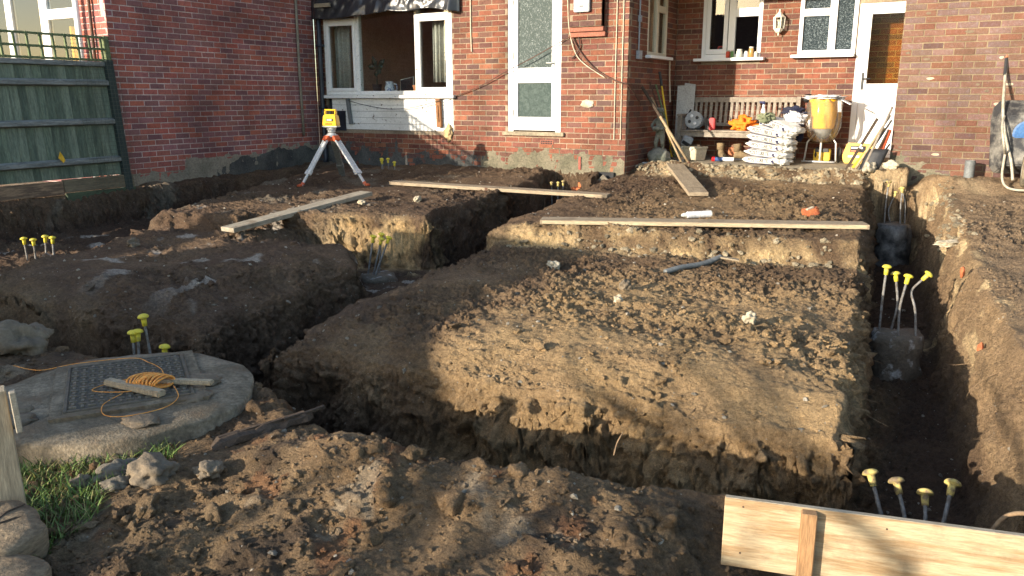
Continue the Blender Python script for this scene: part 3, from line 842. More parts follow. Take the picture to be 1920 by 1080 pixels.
class House:
    def __init__(s, root, brickmat, mortarmat, palette):
        s.root = root; s.bm = brickmat; s.mm = mortarmat; s.pal = palette; s.bricks = []
        s.rs = np.random.RandomState(len(palette)*13+len(brickmat))
    def wall(s, name, wl, u0, u1, z0, z1, openings=(), bricks_from=None, reveal=.09, brick_rect=None, label=None):
        us = sorted({u0, u1, *[o[0] for o in openings], *[o[1] for o in openings]}); us = [u for u in us if u0 <= u <= u1]
        zs = sorted({z0, z1, *[o[2] for o in openings], *[o[3] for o in openings]}); zs = [z for z in zs if z0 <= z <= z1]
        mb = MB(); D = .0045
        for a, b in zip(us[:-1], us[1:]):
            for c, d in zip(zs[:-1], zs[1:]):
                um, zm = (a+b)/2, (c+d)/2
                if any(o[0] < um < o[1] and o[2] < zm < o[3] for o in openings): continue
                wl.box(mb, a, b, D, D+.1, c, d)
        w = mb.build(name, s.mm, s.root)
        if label: w['label'] = label
        # bricks
        n0 = int(math.floor(z0/.075)); n1 = int(math.ceil(z1/.075))
        for r in range(n0, n1):
            zc = (r+.5)*.075
            if zc-BH/2 < z0 or zc+BH/2 > z1: continue
            cuts = [(o[0], o[1]) for o in openings if o[2]-.03 < zc < o[3]+.03]
            segs = [(u0, u1)]
            for a, b in cuts:
                ns = []
                for p, q in segs:
                    if b <= p or a >= q: ns.append((p, q)); continue
                    if a > p: ns.append((p, a))
                    if b < q: ns.append((b, q))
                segs = ns
            off = .1125*(r % 2)
            for p, q in segs:
                k = math.floor((p-off)/.225)
                while k*.225+off < q:
                    a = max(p, k*.225+off+JT/2); b = min(q, (k+1)*.225+off-JT/2)
                    k += 1
                    if b-a < .035: continue
                    s.bricks.append((wl, w, (a+b)/2, b-a, zc))
        return w
    def finish(s, limit=300):
        # single objects for the bricks that show largest in view, the rest joined
        ci = Matrix.Rotation(R(-30), 3, 'Z'); F = 28.43/36
        def score(b):
            wl, w, u, L, z = b
            p = wl.W(u, 0, z) - Vector((0, 0, 1.6)); q = ci @ p
            cp, sp = math.cos(R(13.18)), math.sin(R(13.18))
            zc = q.y*cp - q.z*sp; yv = q.y*sp + q.z*cp
            if zc <= 0: return 0
            ix, iy = q.x/zc*F, yv/zc*F
            if abs(ix) > .5 or abs(iy) > .281: return 0
            if z < s.hide_below(wl, u): return 0
            if s.hidden(wl, u, z): return 0
            vw = abs((p.normalized()).dot(wl.i))
            return L*vw/zc**2
        order = sorted(range(len(s.bricks)), key=lambda i: -score(s.bricks[i]))
        top = set(order[:limit])
        # shared variants
        var = []
        for k in range(36):
            c = s.color()
            me = bpy.data.meshes.new('brick')
            V, F_ = brick_mesh('brick', c, k*7+3); me.from_pydata(V, [], F_)
            at = me.color_attributes.new('Col', 'FLOAT_COLOR', 'POINT')
            at.data.foreach_set('color', np.tile(np.array([*c, 1], np.float32), len(V)))
            me.materials.append(MATS[s.bm]); var.append(me)
        jv = {}; 
        for i, (wl, w, u, L, z) in enumerate(s.bricks):
            if i in top:
                o = bpy.data.objects.new('brick', var[s.rs.randint(36)]); col.objects.link(o)
                o.parent = w
                inv = wmat(w).inverted()
                loc = wl.W(u, (s.rs.rand()-.5)*.003, z)
                M = Matrix(((wl.d.x, wl.i.x, 0, loc.x), (wl.d.y, wl.i.y, 0, loc.y), (0, 0, 1, loc.z), (0, 0, 0, 1)))
                o.matrix_basis = inv @ M @ Matrix.Diagonal((L/BL_, 1, 1, 1))
            else:
                V, F_ = brick_mesh('b', None, i % 97, L); c = s.color()
                acc = jv.setdefault(w.name, (w, [], [], []))
                k = len(acc[1]); inv = wmat(w).inverted()
                acc[1].extend([inv @ (wl.W(u, 0, z) + wl.d*v[0] + wl.i*v[1] + Vector((0,0,v[2]))) for v in V])
                acc[2].extend([tuple(q+k for q in f) for f in F_]); acc[3].extend([(*c, 1)]*len(V))
        for w, V, F_, C in jv.values():
            me = bpy.data.meshes.new('bricks'); me.from_pydata([tuple(v) for v in V], [], F_)
            at = me.color_attributes.new('Col', 'FLOAT_COLOR', 'POINT')
            at.data.foreach_set('color', np.array(C, np.float32).reshape(-1))
            o = mk('bricks', me, s.bm, w); o['kind'] = 'stuff'
    hide_below = staticmethod(lambda wl, u: .5)
    hidden = staticmethod(lambda wl, u, z: False)
    def color(s):
        c = s.pal[s.rs.choice(len(s.pal), p=s.probs)]; f = s.rs.uniform(.87, 1.13)
        return tuple(min(1, a*f*s.rs.uniform(.95, 1.05)) for a in c)

def frame(wl, house, name, u0, u1, z0, z1, d0, d1, fw, m, glass, bars=(), zbars=(), label=None, pane_names='pane', glass_for=None):
    """rectangular window frame with upright bars (u, width) and cross bars (z, height, ua, ub); returns frame part, panes are its children"""
    mb = MB()
    wl.box(mb, u0, u0+fw, d0, d1, z0, z1); wl.box(mb, u1-fw, u1, d0, d1, z0, z1)
    wl.box(mb, u0+fw, u1-fw, d0+.001, d1, z0, z0+fw); wl.box(mb, u0+fw, u1-fw, d0+.001, d1, z1-fw, z1)
    edges = [u0+fw]
    for u, w in bars:
        wl.box(mb, u-w/2, u+w/2, d0+.002, d1, z0+fw, z1-fw); edges += [u-w/2, u+w/2]
    edges.append(u1-fw)
    for z, h, a, b in zbars: wl.box(mb, a, b, d0+.004, d1, z-h/2, z+h/2)
    o = mb.build(name, m, house, bevel=.004)
    if label: o['label'] = label
    cells = []
    for k in range(0, len(edges), 2):
        a, b = edges[k], edges[k+1]
        zz = sorted([z for z in zbars if z[2] <= (a+b)/2 <= z[3]])
        lo = z0+fw
        for zb in zz:
            cells.append((a, b, lo, zb[0]-zb[1]/2)); lo = zb[0]+zb[1]/2
        cells.append((a, b, lo, z1-fw))
    for k, (a, b, c, d) in enumerate(cells):
        g = glass_for[k] if glass_for else glass
        wl.box(MB(), a, b, 0, 1, c, d)
        p = MB(); wl.box(p, a+.001, b-.001, d0+.03, d0+.036, c+.001, d-.001)
        p.build('pane', g, o)
    return o

def noisy_band(wl, parent, name, u0, u1, z0, ztop, d, m, amp=.05, fr=2.2, seed=0, thick=.012, rowz=14, nu=90):
    """patchy coat of render or dirt on a wall, upper edge uneven"""
    us = np.linspace(u0, u1, nu); V = []; F = []
    zt = np.array([ztop(u) for u in us]) + amp*fbm2(us*fr, us*0+seed, seed, 4)
    t = np.linspace(0, 1, rowz)
    for j in range(rowz):
        zz = z0 + (zt-z0)*t[j]
        dd = d - .010*noise2(us*7, zz*7, seed+3) - .006*noise2(us*21, zz*21, seed+4) + thick*(t[j]**6)
        V += [tuple(wl.W(float(u), float(q), float(z))) for u, q, z in zip(us, dd, zz)]
    for j in range(rowz-1):
        for i in range(nu-1):
            a = j*nu+i; F.append((a, a+1, a+nu+1, a+nu))
    mb = MB(); mb.add(V, F)
    return mb.build(name, m, parent, smooth=True)

def room(house, wl, u0, u1, z0, z1, depth, m):
    mb = MB()
    A = [wl.W(u, d, z) for z in (z0, z1) for (u, d) in ((u0,.12),(u1,.12),(u1,depth),(u0,depth))]
    mb.add(A, [(0,1,2,3),(4,7,6,5),(1,5,6,2),(2,6,7,3),(3,7,4,0)])
    return mb.build('room', m, house)

# ---------------- the house that is being extended
HX0, HX1, HY, RY = -9.87, -4.28, 10.52, 12.45
root = thing('brick_house', 'orange red brick house with white back door, tarpaulin and recessed kitchen corner', 'house', (-7, 10.55, .4))
H1 = House(root, 'brick_main', 'mortar_main', [(0.224,0.083,0.052),(0.195,0.080,0.056),(0.153,0.073,0.056),(0.255,0.103,0.060),(0.169,0.067,0.044),(0.128,0.069,0.059)])
H1.probs = [.3,.2,.16,.14,.12,.08]
H1.hide_below = lambda wl, u: .95 if wl is W1 else .75
W1 = Wall(0, HY, 1, 0)
H1.hidden = lambda wl, u, z: (wl is W1 and z > 2.86 and u < -6.95)
rw = H1.wall('rear_wall', W1, HX0, HX1, .05, 5.0, openings=[(-9.66,-7.11,1.10,3.05), (-6.15,-5.28,1.13,3.2)], label='sunlit orange red brick rear wall')
W2 = Wall(HX1, 0, 0, 1)      # side of the recess, faces +x ; u = world y
H1.wall('recess_side_wall', W2, HY+.01, RY, .3, 5.0, openings=[(11.22,12.02,2.17,3.4)], label='shaded brick side wall of the recess')
W3 = Wall(0, RY, 1, 0)
H1.wall('recess_back_wall', W3, HX1, 0.2, .3, 5.0, openings=[(-3.88,-3.0,2.16,3.4),(-2.48,-1.70,2.18,3.4),(-1.69,-.80,.80,2.86)], label='brick wall at the back of the recess')
# meter pier, corbelled out of the wall
WP = Wall(0, HY-.115, 1, 0)
H1.wall('meter_pier', WP, -5.10, -4.63, 2.55, 5.0, label='brick pier corbelled out of the rear wall')
mb = MB(); W1.box(mb, -5.10, -4.63, -.107, .0, 2.55, 5.0); W1.box(mb, -5.12, -4.615, -.085, .0, 2.487, 2.545); W1.box(mb, -5.12, -4.60, -.055, .0, 2.42, 2.48)
mb.build('pier_corbel', 'brick_plain', root, bevel=.004)
mb = MB(); W1.box(mb, -5.02, -4.79, -.17, -.116, 2.735, 3.05); mbx = mb.build('meter_box', 'grey_plastic', root, bevel=.008); mbx['label'] = 'grey meter box on the brick pier'
mb = MB(); W1.box(mb, -4.93, -4.875, -.174, -.171, 2.80, 2.815); mb.build('box_latch', 'black_plastic', mbx)
# eaves and flat roof over the recess, upper roof
mb = MB(); mb.box(HX0-.2, 2.6, HY-.32, 18, 5.0, 5.15); mb.build('roof', 'roof_tile', root)
mb = MB(); mb.box(HX1+.01, .2, HY+.05, RY+.3, 3.42, 3.5); mb.build('recess_soffit', 'white_paint', root)
noisy_band(W1, root, 'render_coat', -6.62, HX1-.005, .02, lambda u: .86+.07*(u > -6.1)-.1*(u > -4.6), -.006, 'render_coat', .06, 2.4, 3)
noisy_band(W1, root, 'render_coat', -9.86, -6.55, .02, lambda u: .84+.10*(u < -8.2), -.004, 'render_dark', .08, 2.0, 8)
mb = MB(); W1.box(mb, -4.972, -4.938, -.024, -.018, .62, .80); o = mb.build('paint_mark', 'ink_red', root); o['label'] = 'red spray paint stripe on the rendered footing'
o = blob('filler_patch', 'rock_pale', (-4.86, HY-.004, 1.53), (.10, .012, .055), 3, .3, parent=root)
for (a, z) in ((-5.49, .985), (-7.24, .965), (-9.0, .985)):
    mb = MB(); W1.box(mb, a-.105, a+.105, -.006, .02, z-.033, z+.033); ab = mb.build('air_brick', 'brick_plain', root)
    for r_ in range(2):
        for k in range(7):
            mb = MB(); W1.box(mb, a-.092+k*.027, a-.074+k*.027, -.008, -.005, z-.026+r_*.028, z-.006+r_*.028); mb.build('vent_slot', 'ink_black', ab)
# ---- tall back door
mb = MB()
W1.box(mb, -6.15, -6.06, .015, .09, 1.13, 3.2); W1.box(mb, -5.37, -5.28, .015, .09, 1.13, 3.2)
d_ = mb.build('door_frame', 'white_paint', root, bevel=.004)
mb = MB()
W1.box(mb, -6.058, -5.99, .022, .07, 1.15, 3.2); W1.box(mb, -5.44, -5.372, .022, .07, 1.15, 3.2)
W1.box(mb, -5.99, -5.44, .024, .07, 1.15, 1.34); W1.box(mb, -5.99, -5.44, .024, .07, 1.82, 2.03)
dl = mb.build('back_door', 'white_paint', root, bevel=.004); dl['label'] = 'tall white glazed back door'
mb = MB(); W1.box(mb, -5.99, -5.44, .045, .052, 2.03, 3.2); mb.build('pane', 'obscure_door', dl)
mb = MB(); W1.box(mb, -5.99, -5.44, .045, .052, 1.34, 1.82); mb.build('pane', 'obscure_plain', dl)
mb = MB(); W1.box(mb, -5.425, -5.395, .008, .022, 1.98, 2.12); mb.tube([W1.W(-5.41,.008,2.09), W1.W(-5.41,-.03,2.09), W1.W(-5.50,-.03,2.09)], .008, 8); mb.build('handle', 'label_grey', dl)
for z in (1.4, 2.2, 2.95):
    mb = MB(); mb.tube([W1.W(-6.06,.012,z-.045), W1.W(-6.06,.012,z+.045)], .007, 8); mb.build('hinge', 'label_grey', dl)
mb = MB(); W1.box(mb, -6.22, -5.21, -.045, .09, 1.075, 1.128); mb.build('door_sill', 'concrete_lit', root, bevel=.006)
# ---- big living room window
fr = frame(W1, root, 'window', -9.66, -7.115, 1.66, 3.05, .0, .09, .06, 'peeling_paint', 'glass', bars=((-8.965,.075),(-7.785,.06)), label='wide white painted living room window')
for (a, b) in ((-9.60,-9.00),(-7.755,-7.175)):
    mb = MB(); f = .05
    W1.box(mb, a, a+f, -.012, .03, 1.72, 2.80); W1.box(mb, b-f, b, -.012, .03, 1.72, 2.80); W1.box(mb, a+f, b-f, -.011, .03, 1.72, 1.72+f); W1.box(mb, a+f, b-f, -.011, .03, 2.75, 2.80)
    mb.build('casement', 'white_paint', fr, bevel=.004)
mb = MB(); W1.box(mb, -9.60, -9.0, -.006, .03, 2.80, 2.86); W1.box(mb, -7.755, -7.175, -.006, .03, 2.80, 2.86); mb.build('transom', 'white_paint', fr, bevel=.003)
mb = MB(); W1.box(mb, -9.74, -7.06, -.075, .09, 1.605, 1.655); mb.build('sill', 'peeling_paint', root, bevel=.006)
for k in range(5):
    z = 1.105 + k*.099; u0 = -9.30 if k < 3 else -9.55
    mb = MB(); W1.box(mb, u0, -7.11, -.002-.001*(k % 2), .05, z, z+.0955); o = mb.build('cladding_board', 'peeling_paint', root, bevel=.003)
mb = MB(); W1.box(mb, -9.66, -7.11, .052, .09, 1.1, 1.6); mb.build('cladding_backing', 'room_dark', root)
mb = MB(); W1.box(mb, -9.62, -9.26, -.012, -.004, 1.08, 1.40); o = mb.build('membrane_flap', 'pipe_black', root); o['label'] = 'dark blue black membrane under the window'
mb = MB(); mb.obox(W1.W(-9.18,-.035,1.60), W1.W(-9.13,-.035,1.19), .07, .03, (0,-1,0)); mb.build('steel_bracket', 'pipe_grey', root, bevel=.004)
mb = MB(); mb.obox(W1.W(-7.36,-.04,1.61), W1.W(-7.34,-.04,1.17), .085, .05, (0,-1,0)); mb.obox(W1.W(-7.36,-.07,1.5), W1.W(-7.345,-.07,1.25), .03, .02, (0,-1,0)); mb.build('timber_bracket', 'bracket_wood', root, bevel=.004)
blob('expanding_foam', 'expanding_foam', (-7.2, HY-.01, 1.08), (.075,.03,.12), 4, .6, 2.8, parent=root)
room(root, W1, -9.86, -4.4, .9, 3.3, 4.2, 'room_orange')
room(root, W3, -4.2, -.2, .9, 3.3, 3.0, 'room_dark')
# upvc windows of the recess
fr = frame(W3, root, 'window', -3.88, -3.0, 2.19, 3.4, .0, .06, .055, 'upvc', 'glass', bars=((-3.44,.10),), zbars=((2.83,.12,-3.40,-3.05),), label='white kitchen window with jars on its sill')
mb = MB(); mb.box(0,0,0,0,0,0); mb = MB()
W3.box(mb, -3.82, -3.50, -.008, .02, 2.25, 2.32); W3.box(mb, -3.82, -3.76, -.008, .02, 2.32, 3.34); W3.box(mb, -3.56, -3.50, -.008, .02, 2.32, 3.34); mb.build('casement', 'upvc', fr, bevel=.004)
mb = MB(); W3.box(mb, -3.97, -2.93, -.11, .06, 2.145, 2.187); mb.build('sill', 'upvc', root, bevel=.005)
fr = frame(W3, root, 'window', -2.48, -1.71, 2.21, 3.4, .0, .06, .055, 'upvc', 'obscure_window', bars=((-2.03,.10),), zbars=((2.78,.10,-2.43,-2.08),), label='white bathroom window with patterned privacy glass')
mb = MB(); W3.box(mb, -2.55, -1.71, -.10, .06, 2.165, 2.207); mb.build('sill', 'upvc', root, bevel=.005)
fr = frame(W2, root, 'window', 11.22, 12.02, 2.20, 3.4, .0, .06, .05, 'upvc_cream', 'glass', bars=((11.62,.09),), zbars=((2.86,.09,11.66,11.97),), label='cream framed window in the shaded recess side wall')
mb = MB(); W2.box(mb, 11.16, 12.08, -.09, .06, 2.155, 2.197); mb.build('sill', 'upvc', root, bevel=.005)
room(root, W2, 11.0, 12.4, 1.0, 3.4, 1.4, 'room_paint')
# kitchen door
mb = MB()
W3.box(mb, -1.69, -1.615, .0, .07, .80, 2.86); W3.box(mb, -.875, -.80, .0, .07, .80, 2.86); W3.box(mb, -1.615, -.875, .001, .07, 2.785, 2.86); W3.box(mb, -1.615, -.875, .001, .07, .80, .84)
mb.build('door_frame', 'upvc', root, bevel=.004)
mb = MB()
W3.box(mb, -1.612, -1.53, .008, .055, .845, 2.78); W3.box(mb, -.96, -.878, .008, .055, .845, 2.78); W3.box(mb, -1.53, -.96, .010, .055, 2.72, 2.78); W3.box(mb, -1.53, -.96, .010, .055, .845, 1.80)
dl = mb.build('kitchen_door', 'upvc', root, bevel=.004); dl['label'] = 'white kitchen door with brown patterned glass'
mb = MB(); W3.box(mb, -1.53, -.96, .03, .036, 1.80, 2.72); mb.build('pane', 'glass_amber', dl)
for k in range(4):
    u = -1.42 + k*.115
    mb = MB(); W3.box(mb, u, u+.008, .007, .0098, 1.0, 1.58); mb.build('door_groove', 'label_grey', dl)
mb = MB(); W3.box(mb, -1.595, -1.565, -.004, .008, 1.72, 1.95); mb.tube([W3.W(-1.58,-.004,1.87), W3.W(-1.58,-.045,1.87), W3.W(-1.47,-.045,1.865)], .009, 8); mb.build('handle', 'black_plastic', dl)
W8 = Wall(0, RY+.42, 1, 0)
H1.wall('porch_inner_wall', W8, -2.2, -.55, .9, 3.2, label='brick inner wall seen through the kitchen door glass')
# pipes and conduits on the wall
mb = MB(); mb.tube([(-9.70,HY-.07,4.8),(-9.70,HY-.07,2.0),(-9.69,HY-.07,.62),(-9.68,HY-.12,.45)], .037, 12)
for z in (1.45, 2.45): mb.box(-9.75,-9.65,HY-.115,HY-.004,z-.02,z+.02)
mb.build('downpipe', 'pipe_black', root, smooth=True)
for dx in (-4.45, -4.355): 
    mb = MB(); mb.tube([(dx, HY-.012, 4.8), (dx, HY-.012, 2.0), (dx+.005, HY-.012, 1.05)], .007, 6); mb.build('wall_cable', 'cable_white', root)
mb = MB(); mb.tube([(HX1+.02, 10.85, 4.8), (HX1+.02, 10.85, 2.25)], .012, 8); mb.box(HX1+.004, HX1+.055, 10.80, 10.90, 2.13, 2.24); mb.box(HX1+.004, HX1+.045, 10.83, 10.875, 2.62, 2.70); mb.build('conduit', 'grey_plastic', root)
mb = MB(); mb.tube([(-6.77, HY-.012, 4.5),(-6.77, HY-.012, 2.6),(-6.76, HY-.012, 2.28)], .010, 6); mb.build('wall_cable', 'cable_white', root)
mb = MB(); mb.tube([(HX1+.03, 12.1, 2.15),(HX1+.03, 12.12, 1.9),(HX1+.05, 12.14, 1.55)], .012, 6); mb.build('waste_pipe', 'cable_white', root)
H1.finish(300)
# exposed footing bricks
ft = thing('brick_footing', 'few orange bricks of the old footing exposed at the wall foot', 'footing', (-5.0, 10.42, .15))
rsf = np.random.RandomState(3)
for r_ in range(4):
    for k in range(3):
        u = -5.02 + k*.225 + (.11 if r_ % 2 else 0)
        if u > -4.5: continue
        mb = MB(); mb.box(u, u+.212, 10.36+rsf.rand()*.01, 10.5, .16+r_*.075, .16+r_*.075+.066); mb.build('brick', 'brick_orange', ft, bevel=.005)

# ---------------- the neighbour's house on the left
root2 = thing('neighbour_house', "dark red brick side wall and sunlit window front of the neighbour's house", 'house', (-10.5, 8, .4))
H2 = House(root2, 'brick_left', 'mortar_left', [(0.389,0.134,0.106),(0.342,0.138,0.121),(0.296,0.136,0.136),(0.453,0.141,0.100),(0.263,0.123,0.123)])
H2.probs = [.3,.25,.2,.12,.13]
W4 = Wall(-9.87, 0, 0, 1)
H2.hide_below = lambda wl, u: .62
H2.hidden = lambda wl, u, z: wl is W5 or u < 7.0
W5 = Wall(0, 6.77, 1, 0)
H2.wall('side_wall', W4, 6.77, 10.515, .1, 5.0, label='shaded dark red brick side wall with pale joints')
H2.wall('front_wall', W5, -15.5, -9.872, .1, 5.0, openings=[(-13.6,-10.46,.9,3.6)], label='sunlit brick front beside the white window')
mb = MB(); mb.box(-15.8, -9.86, 6.72, 14, 5.0, 5.2); mb.build('roof', 'roof_tile', root2)
fr = frame(W5, root2, 'window', -13.6, -10.46, .9, 3.6, .0, .07, .09, 'upvc', 'glass', bars=((-12.05,.15),(-11.22,.17)), zbars=((2.70,.13,-11.12,-10.55),), label='big white framed window of the neighbour')
room(root2, W5, -14, -10.2, .6, 3.6, 3.2, 'room_dark')
mb = MB(); mb.tube([(-10.36,6.70,4.8),(-10.36,6.70,.3)], .034, 10); mb.build('downpipe', 'upvc', root2, smooth=True)
mb = MB(); mb.tube([(-10.14,6.735,4.8),(-10.14,6.735,.3)], .02, 8); mb.build('soil_pipe', 'steel_rust', root2, smooth=True)
noisy_band(W4, root2, 'concrete_plinth', 6.78, 10.5, .05, lambda u: .62+.16*(u > 7.75)+.10*(u > 9.3), -.010, 'concrete', .03, 3, 12)
noisy_band(W4, root2, 'splashed_mud', 8.3, 10.5, .05, lambda u: .62+.19*min(1,max(0,(u-8.4))), -.018, 'render_dark', .12, 2.0, 15)
mb = MB(); mb.tube([(-9.84, 10.12, 4.8), (-9.84, 10.10, 2), (-9.84, 10.12, 1.0)], .022, 8); mb.build('wall_pipe', 'concrete', root2, smooth=True)
H2.finish(300)
def curtain(name, m, x0, x1, y, z0, z1, waves, label):
    n = 40; V = []; F = []
    for j in range(2):
        for i in range(n+1):
            t = i/n
            V.append((x0+(x1-x0)*t, y+.035*math.sin(t*waves*6.283)+.01*math.sin(t*31), (z0, z1)[j]))
    for i in range(n): F.append((i, i+1, n+2+i, n+1+i))
    mb = MB(); mb.add(V, F)
    o = mb.build(name, m, None, smooth=True)
    md = o.modifiers.new('thick', 'SOLIDIFY'); md.thickness = .006
    return tag(o, label, 'curtain')
curtain('curtain', 'curtain_yellow', -11.6, -11.32, 6.95, .95, 2.95, 3, 'yellow curtain behind the left pane of the neighbour window')
curtain('curtain', 'curtain_yellow', -10.95, -10.56, 6.95, .95, 2.55, 4, 'yellow curtain behind the lower casement of the neighbour window')
curtain('curtain', 'curtain_cloth', -9.62, -9.28, HY+.22, 1.69, 2.9, 3, 'pale curtain hanging at the left end of the living room window')
curtain('curtain', 'curtain_cloth', -7.62, -7.36, HY+.22, 1.85, 2.9, 3, 'pale curtain hanging at the right end of the living room window')
# ---------------- wing on the right
root3 = thing('brick_wing', 'sunlit pale orange brick wing on the right with spotted bricks', 'house', (.5, 11.3, .5))
H3 = House(root3, 'brick_right', 'mortar_right', [(0.175,0.092,0.065),(0.164,0.090,0.067),(0.182,0.114,0.092),(0.187,0.085,0.054),(0.115,0.068,0.055)])
H3.probs = [.34,.22,.2,.14,.1]
H3.hide_below = lambda wl, u: .70
W6 = Wall(0, 11.23, 1, 0)
H3.wall('front_wall', W6, -1.02, 4.2, .3, 5.0, label='sunlit pale orange brick wall of the wing')
W7 = Wall(-1.02, 0, 0, -1)
H3.wall('side_wall', W7, -RY+.005, -11.235, .3, 5.0, label='side wall of the wing beside the kitchen door')
mb = MB(); mb.box(-1.1, 4.3, 11.0, 18, 5.16, 5.3); mb.build('roof', 'roof_tile', root3)
H3.finish(300)
# pale weathered spots and dark burnt spots on the wing's bricks
def dapple(parent):
    rs_ = np.random.RandomState(8)
    for k in range(46):
        r_ = rs_.randint(10, 39); zc = (r_+.5)*.075
        u = rs_.uniform(-.95, 2.2)
        mb = MB(); a = rs_.uniform(.018, .06); pts_ = []
        for q in range(9):
            t = q/9*6.283; pts_.append((u+a*math.cos(t)*rs_.uniform(.8,1.1), zc+.018*math.sin(t)*rs_.uniform(.75,1.1)))
        n = len(pts_)
        mb.add([W6.W(p, -.004, q) for p, q in pts_]+[W6.W(p, -.001, q) for p, q in pts_], [tuple(range(n))]+[(i,n+i,n+(i+1) % n,(i+1) % n) for i in range(n)])
        mb.build('weathered_spot', 'rock_pale' if k % 3 else 'rock', parent)
dapple(root3)
noisy_band(W6, root3, 'mossy_render', -1.02, -.2, .25, lambda u: 1.02-.32*(u+1.02)/.8, -.005, 'render_coat', .04, 3, 30, nu=40)

# concrete paving of the recess
def pz(y): return .685 + .034*(y-10.95)
def paving():
    nu, nv = 60, 26; V = []; F = []
    for j in range(nv):
        for i in range(nu):
            x_ = -4.27+3.24*i/(nu-1); y0_ = 10.92 + .06*float(noise2(np.array([x_*2.5]), np.array([1.0]), 9)[0]) + .12*(x_ > -1.6)*(x_+1.6)
            t = j/(nv-1); y_ = y0_ + (RY-.001-y0_)*t
            V.append((x_, y_, pz(y_)+.006*float(noise2(np.array([x_*4]), np.array([y_*4]), 10)[0])))
    for j in range(nv-1):
        for i in range(nu-1):
            a = j*nu+i; F.append((a, a+1, a+nu+1, a+nu))
    b = len(V)
    for i in range(nu):
        v = V[i]; V.append((v[0], v[1]-.015, v[2]-.03)); 
    for i in range(nu): 
        v = V[i]; V.append((v[0], v[1]+.03, .45))
    for i in range(nu-1):
        F.append((b+i, b+i+1, i+1, i)); F.append((b+nu+i, b+nu+i+1, b+i+1, b+i))
    mb = MB(); mb.add(V, F)
    return tag(mb.build('paving', 'concrete_lit', None, smooth=False), kind='structure')
paving()

# ================================================================== FENCE ON THE LEFT
FX, FY0, FY1 = -9.70, 1.95, 6.75
fence = thing('garden_fence', 'dark green close boarded fence with trellis top against the neighbour wall', 'fence', (FX, FY1, .42), (0, R(-5.2), 0))
def fbox(mb, y0, y1, d0, d1, z0, z1):      # local: x across (positive towards the garden), y along, z up
    return mb.box(d0, d1, y0, y1, z0, z1)
rsn = np.random.RandomState(4)
L = FY1-FY0
yk = -.10; k = 0
while yk > -L:
    w = .098+rsn.rand()*.012
    mb = MB(); d = rsn.rand()*.004
    mb.add([(-.04+d, yk-w, .22), (-.026+d, yk-w, .22), (-.026+d+.019, yk+.008, .22), (-.04+d, yk+.008, .22), (-.04+d, yk-w, 1.58), (-.026+d, yk-w, 1.58), (-.026+d+.019, yk+.008, 1.58), (-.04+d, yk+.008, 1.58)],
           [(0,3,2,1),(4,5,6,7),(0,1,5,4),(1,2,6,5),(2,3,7,6),(3,0,4,7)])
    mb.build('board', ('fence_wood','fence_wood_pale','fence_wood_dark')[rsn.randint(3)], fence, local=True); yk -= w
for i, z in enumerate((.42, .90, 1.38)):
    mb = MB(); mb.add([(-.006,-L,z-.045-.02),(.05,-L,z-.03-.02),(.05,-L,z+.02-.02),(-.006,-L,z+.045-.02),(-.006,-.10,z-.045),(.05,-.10,z-.03),(.05,-.10,z+.02),(-.006,-.10,z+.045)],
                      [(0,1,2,3),(7,6,5,4),(0,4,5,1),(1,5,6,2),(2,6,7,3),(3,7,4,0)])
    mb.build('rail', 'fence_rail', fence, local=True, bevel=.004)
mb = MB(); fbox(mb, -L, -.10, -.045, .03, 1.582, 1.64); mb.build('capping', 'fence_rail', fence, local=True, bevel=.004)
mb = MB(); fbox(mb, -.105, .0, -.06, .055, -.2, 1.66); o = mb.build('post', 'fence_post', fence, local=True, bevel=.005)
mb = MB(); fbox(mb, -3.0, -2.9, -.06, .052, -.2, 1.66); mb.build('post', 'fence_post', fence, local=True, bevel=.005)
for z in (1.665, 1.80, 1.945):
    mb = MB(); fbox(mb, -L, -.06, -.025, .0, z-.013, z+.013); mb.build('trellis_bar', 'trellis_wood', fence, local=True)
yk = -.09
while yk > -L:
    mb = MB(); fbox(mb, yk-.024, yk, -.001, .020, 1.645, 1.955); mb.build('trellis_bar', 'trellis_wood', fence, local=True); yk -= .155
mb = MB(); fbox(mb, -.06, .0, -.03, .03, 1.66, 1.96); mb.build('trellis_end', 'trellis_wood', fence, local=True)
mb = MB(); fbox(mb, -.92, .03, .0, .045, .055, .215); mb.build('gravel_board', 'gravel_board', fence, local=True, bevel=.004)
mb = MB(); fbox(mb, -.90, .04, .002, .047, -.13, .05); mb.build('gravel_board', 'gravel_board_green', fence, local=True, bevel=.004)
mb = MB(); fbox(mb, -L, -.93, .0, .05, .035, .20); mb.build('gravel_board', 'old_sleeper', fence, local=True, bevel=.006)
mb = MB(); fbox(mb, -L, -.80, -.06, -.002, -.16, .03); mb.build('gravel_board', 'old_sleeper', fence, local=True, bevel=.006)
# wire netting stapled over the fence end
net = MB()
for k in range(13):
    y_ = .05-k*.05
    net.tube([(.062, y_, .02), (.062, y_, 1.95)], .0016, 4, cap=False)
for k in range(39):
    z_ = .04+k*.05
    net.tube([(.063, .05, z_), (.063, -.55, z_)], .0016, 4, cap=False)
net.build('wire_netting', 'wire_mesh', fence, local=True)
wv = MB(); wv.add([(-9.67,5.83,.98),(-9.668,5.80,.90),(-9.665,5.855,.84),(-9.66,5.88,.87),(-9.67,5.86,.93)], [(0,1,2,3,4)])
o = wv.build('yellow_leaf', 'leaf_yellow', None); tag(o, 'single yellow leaf caught on the green fence boards', 'leaf')

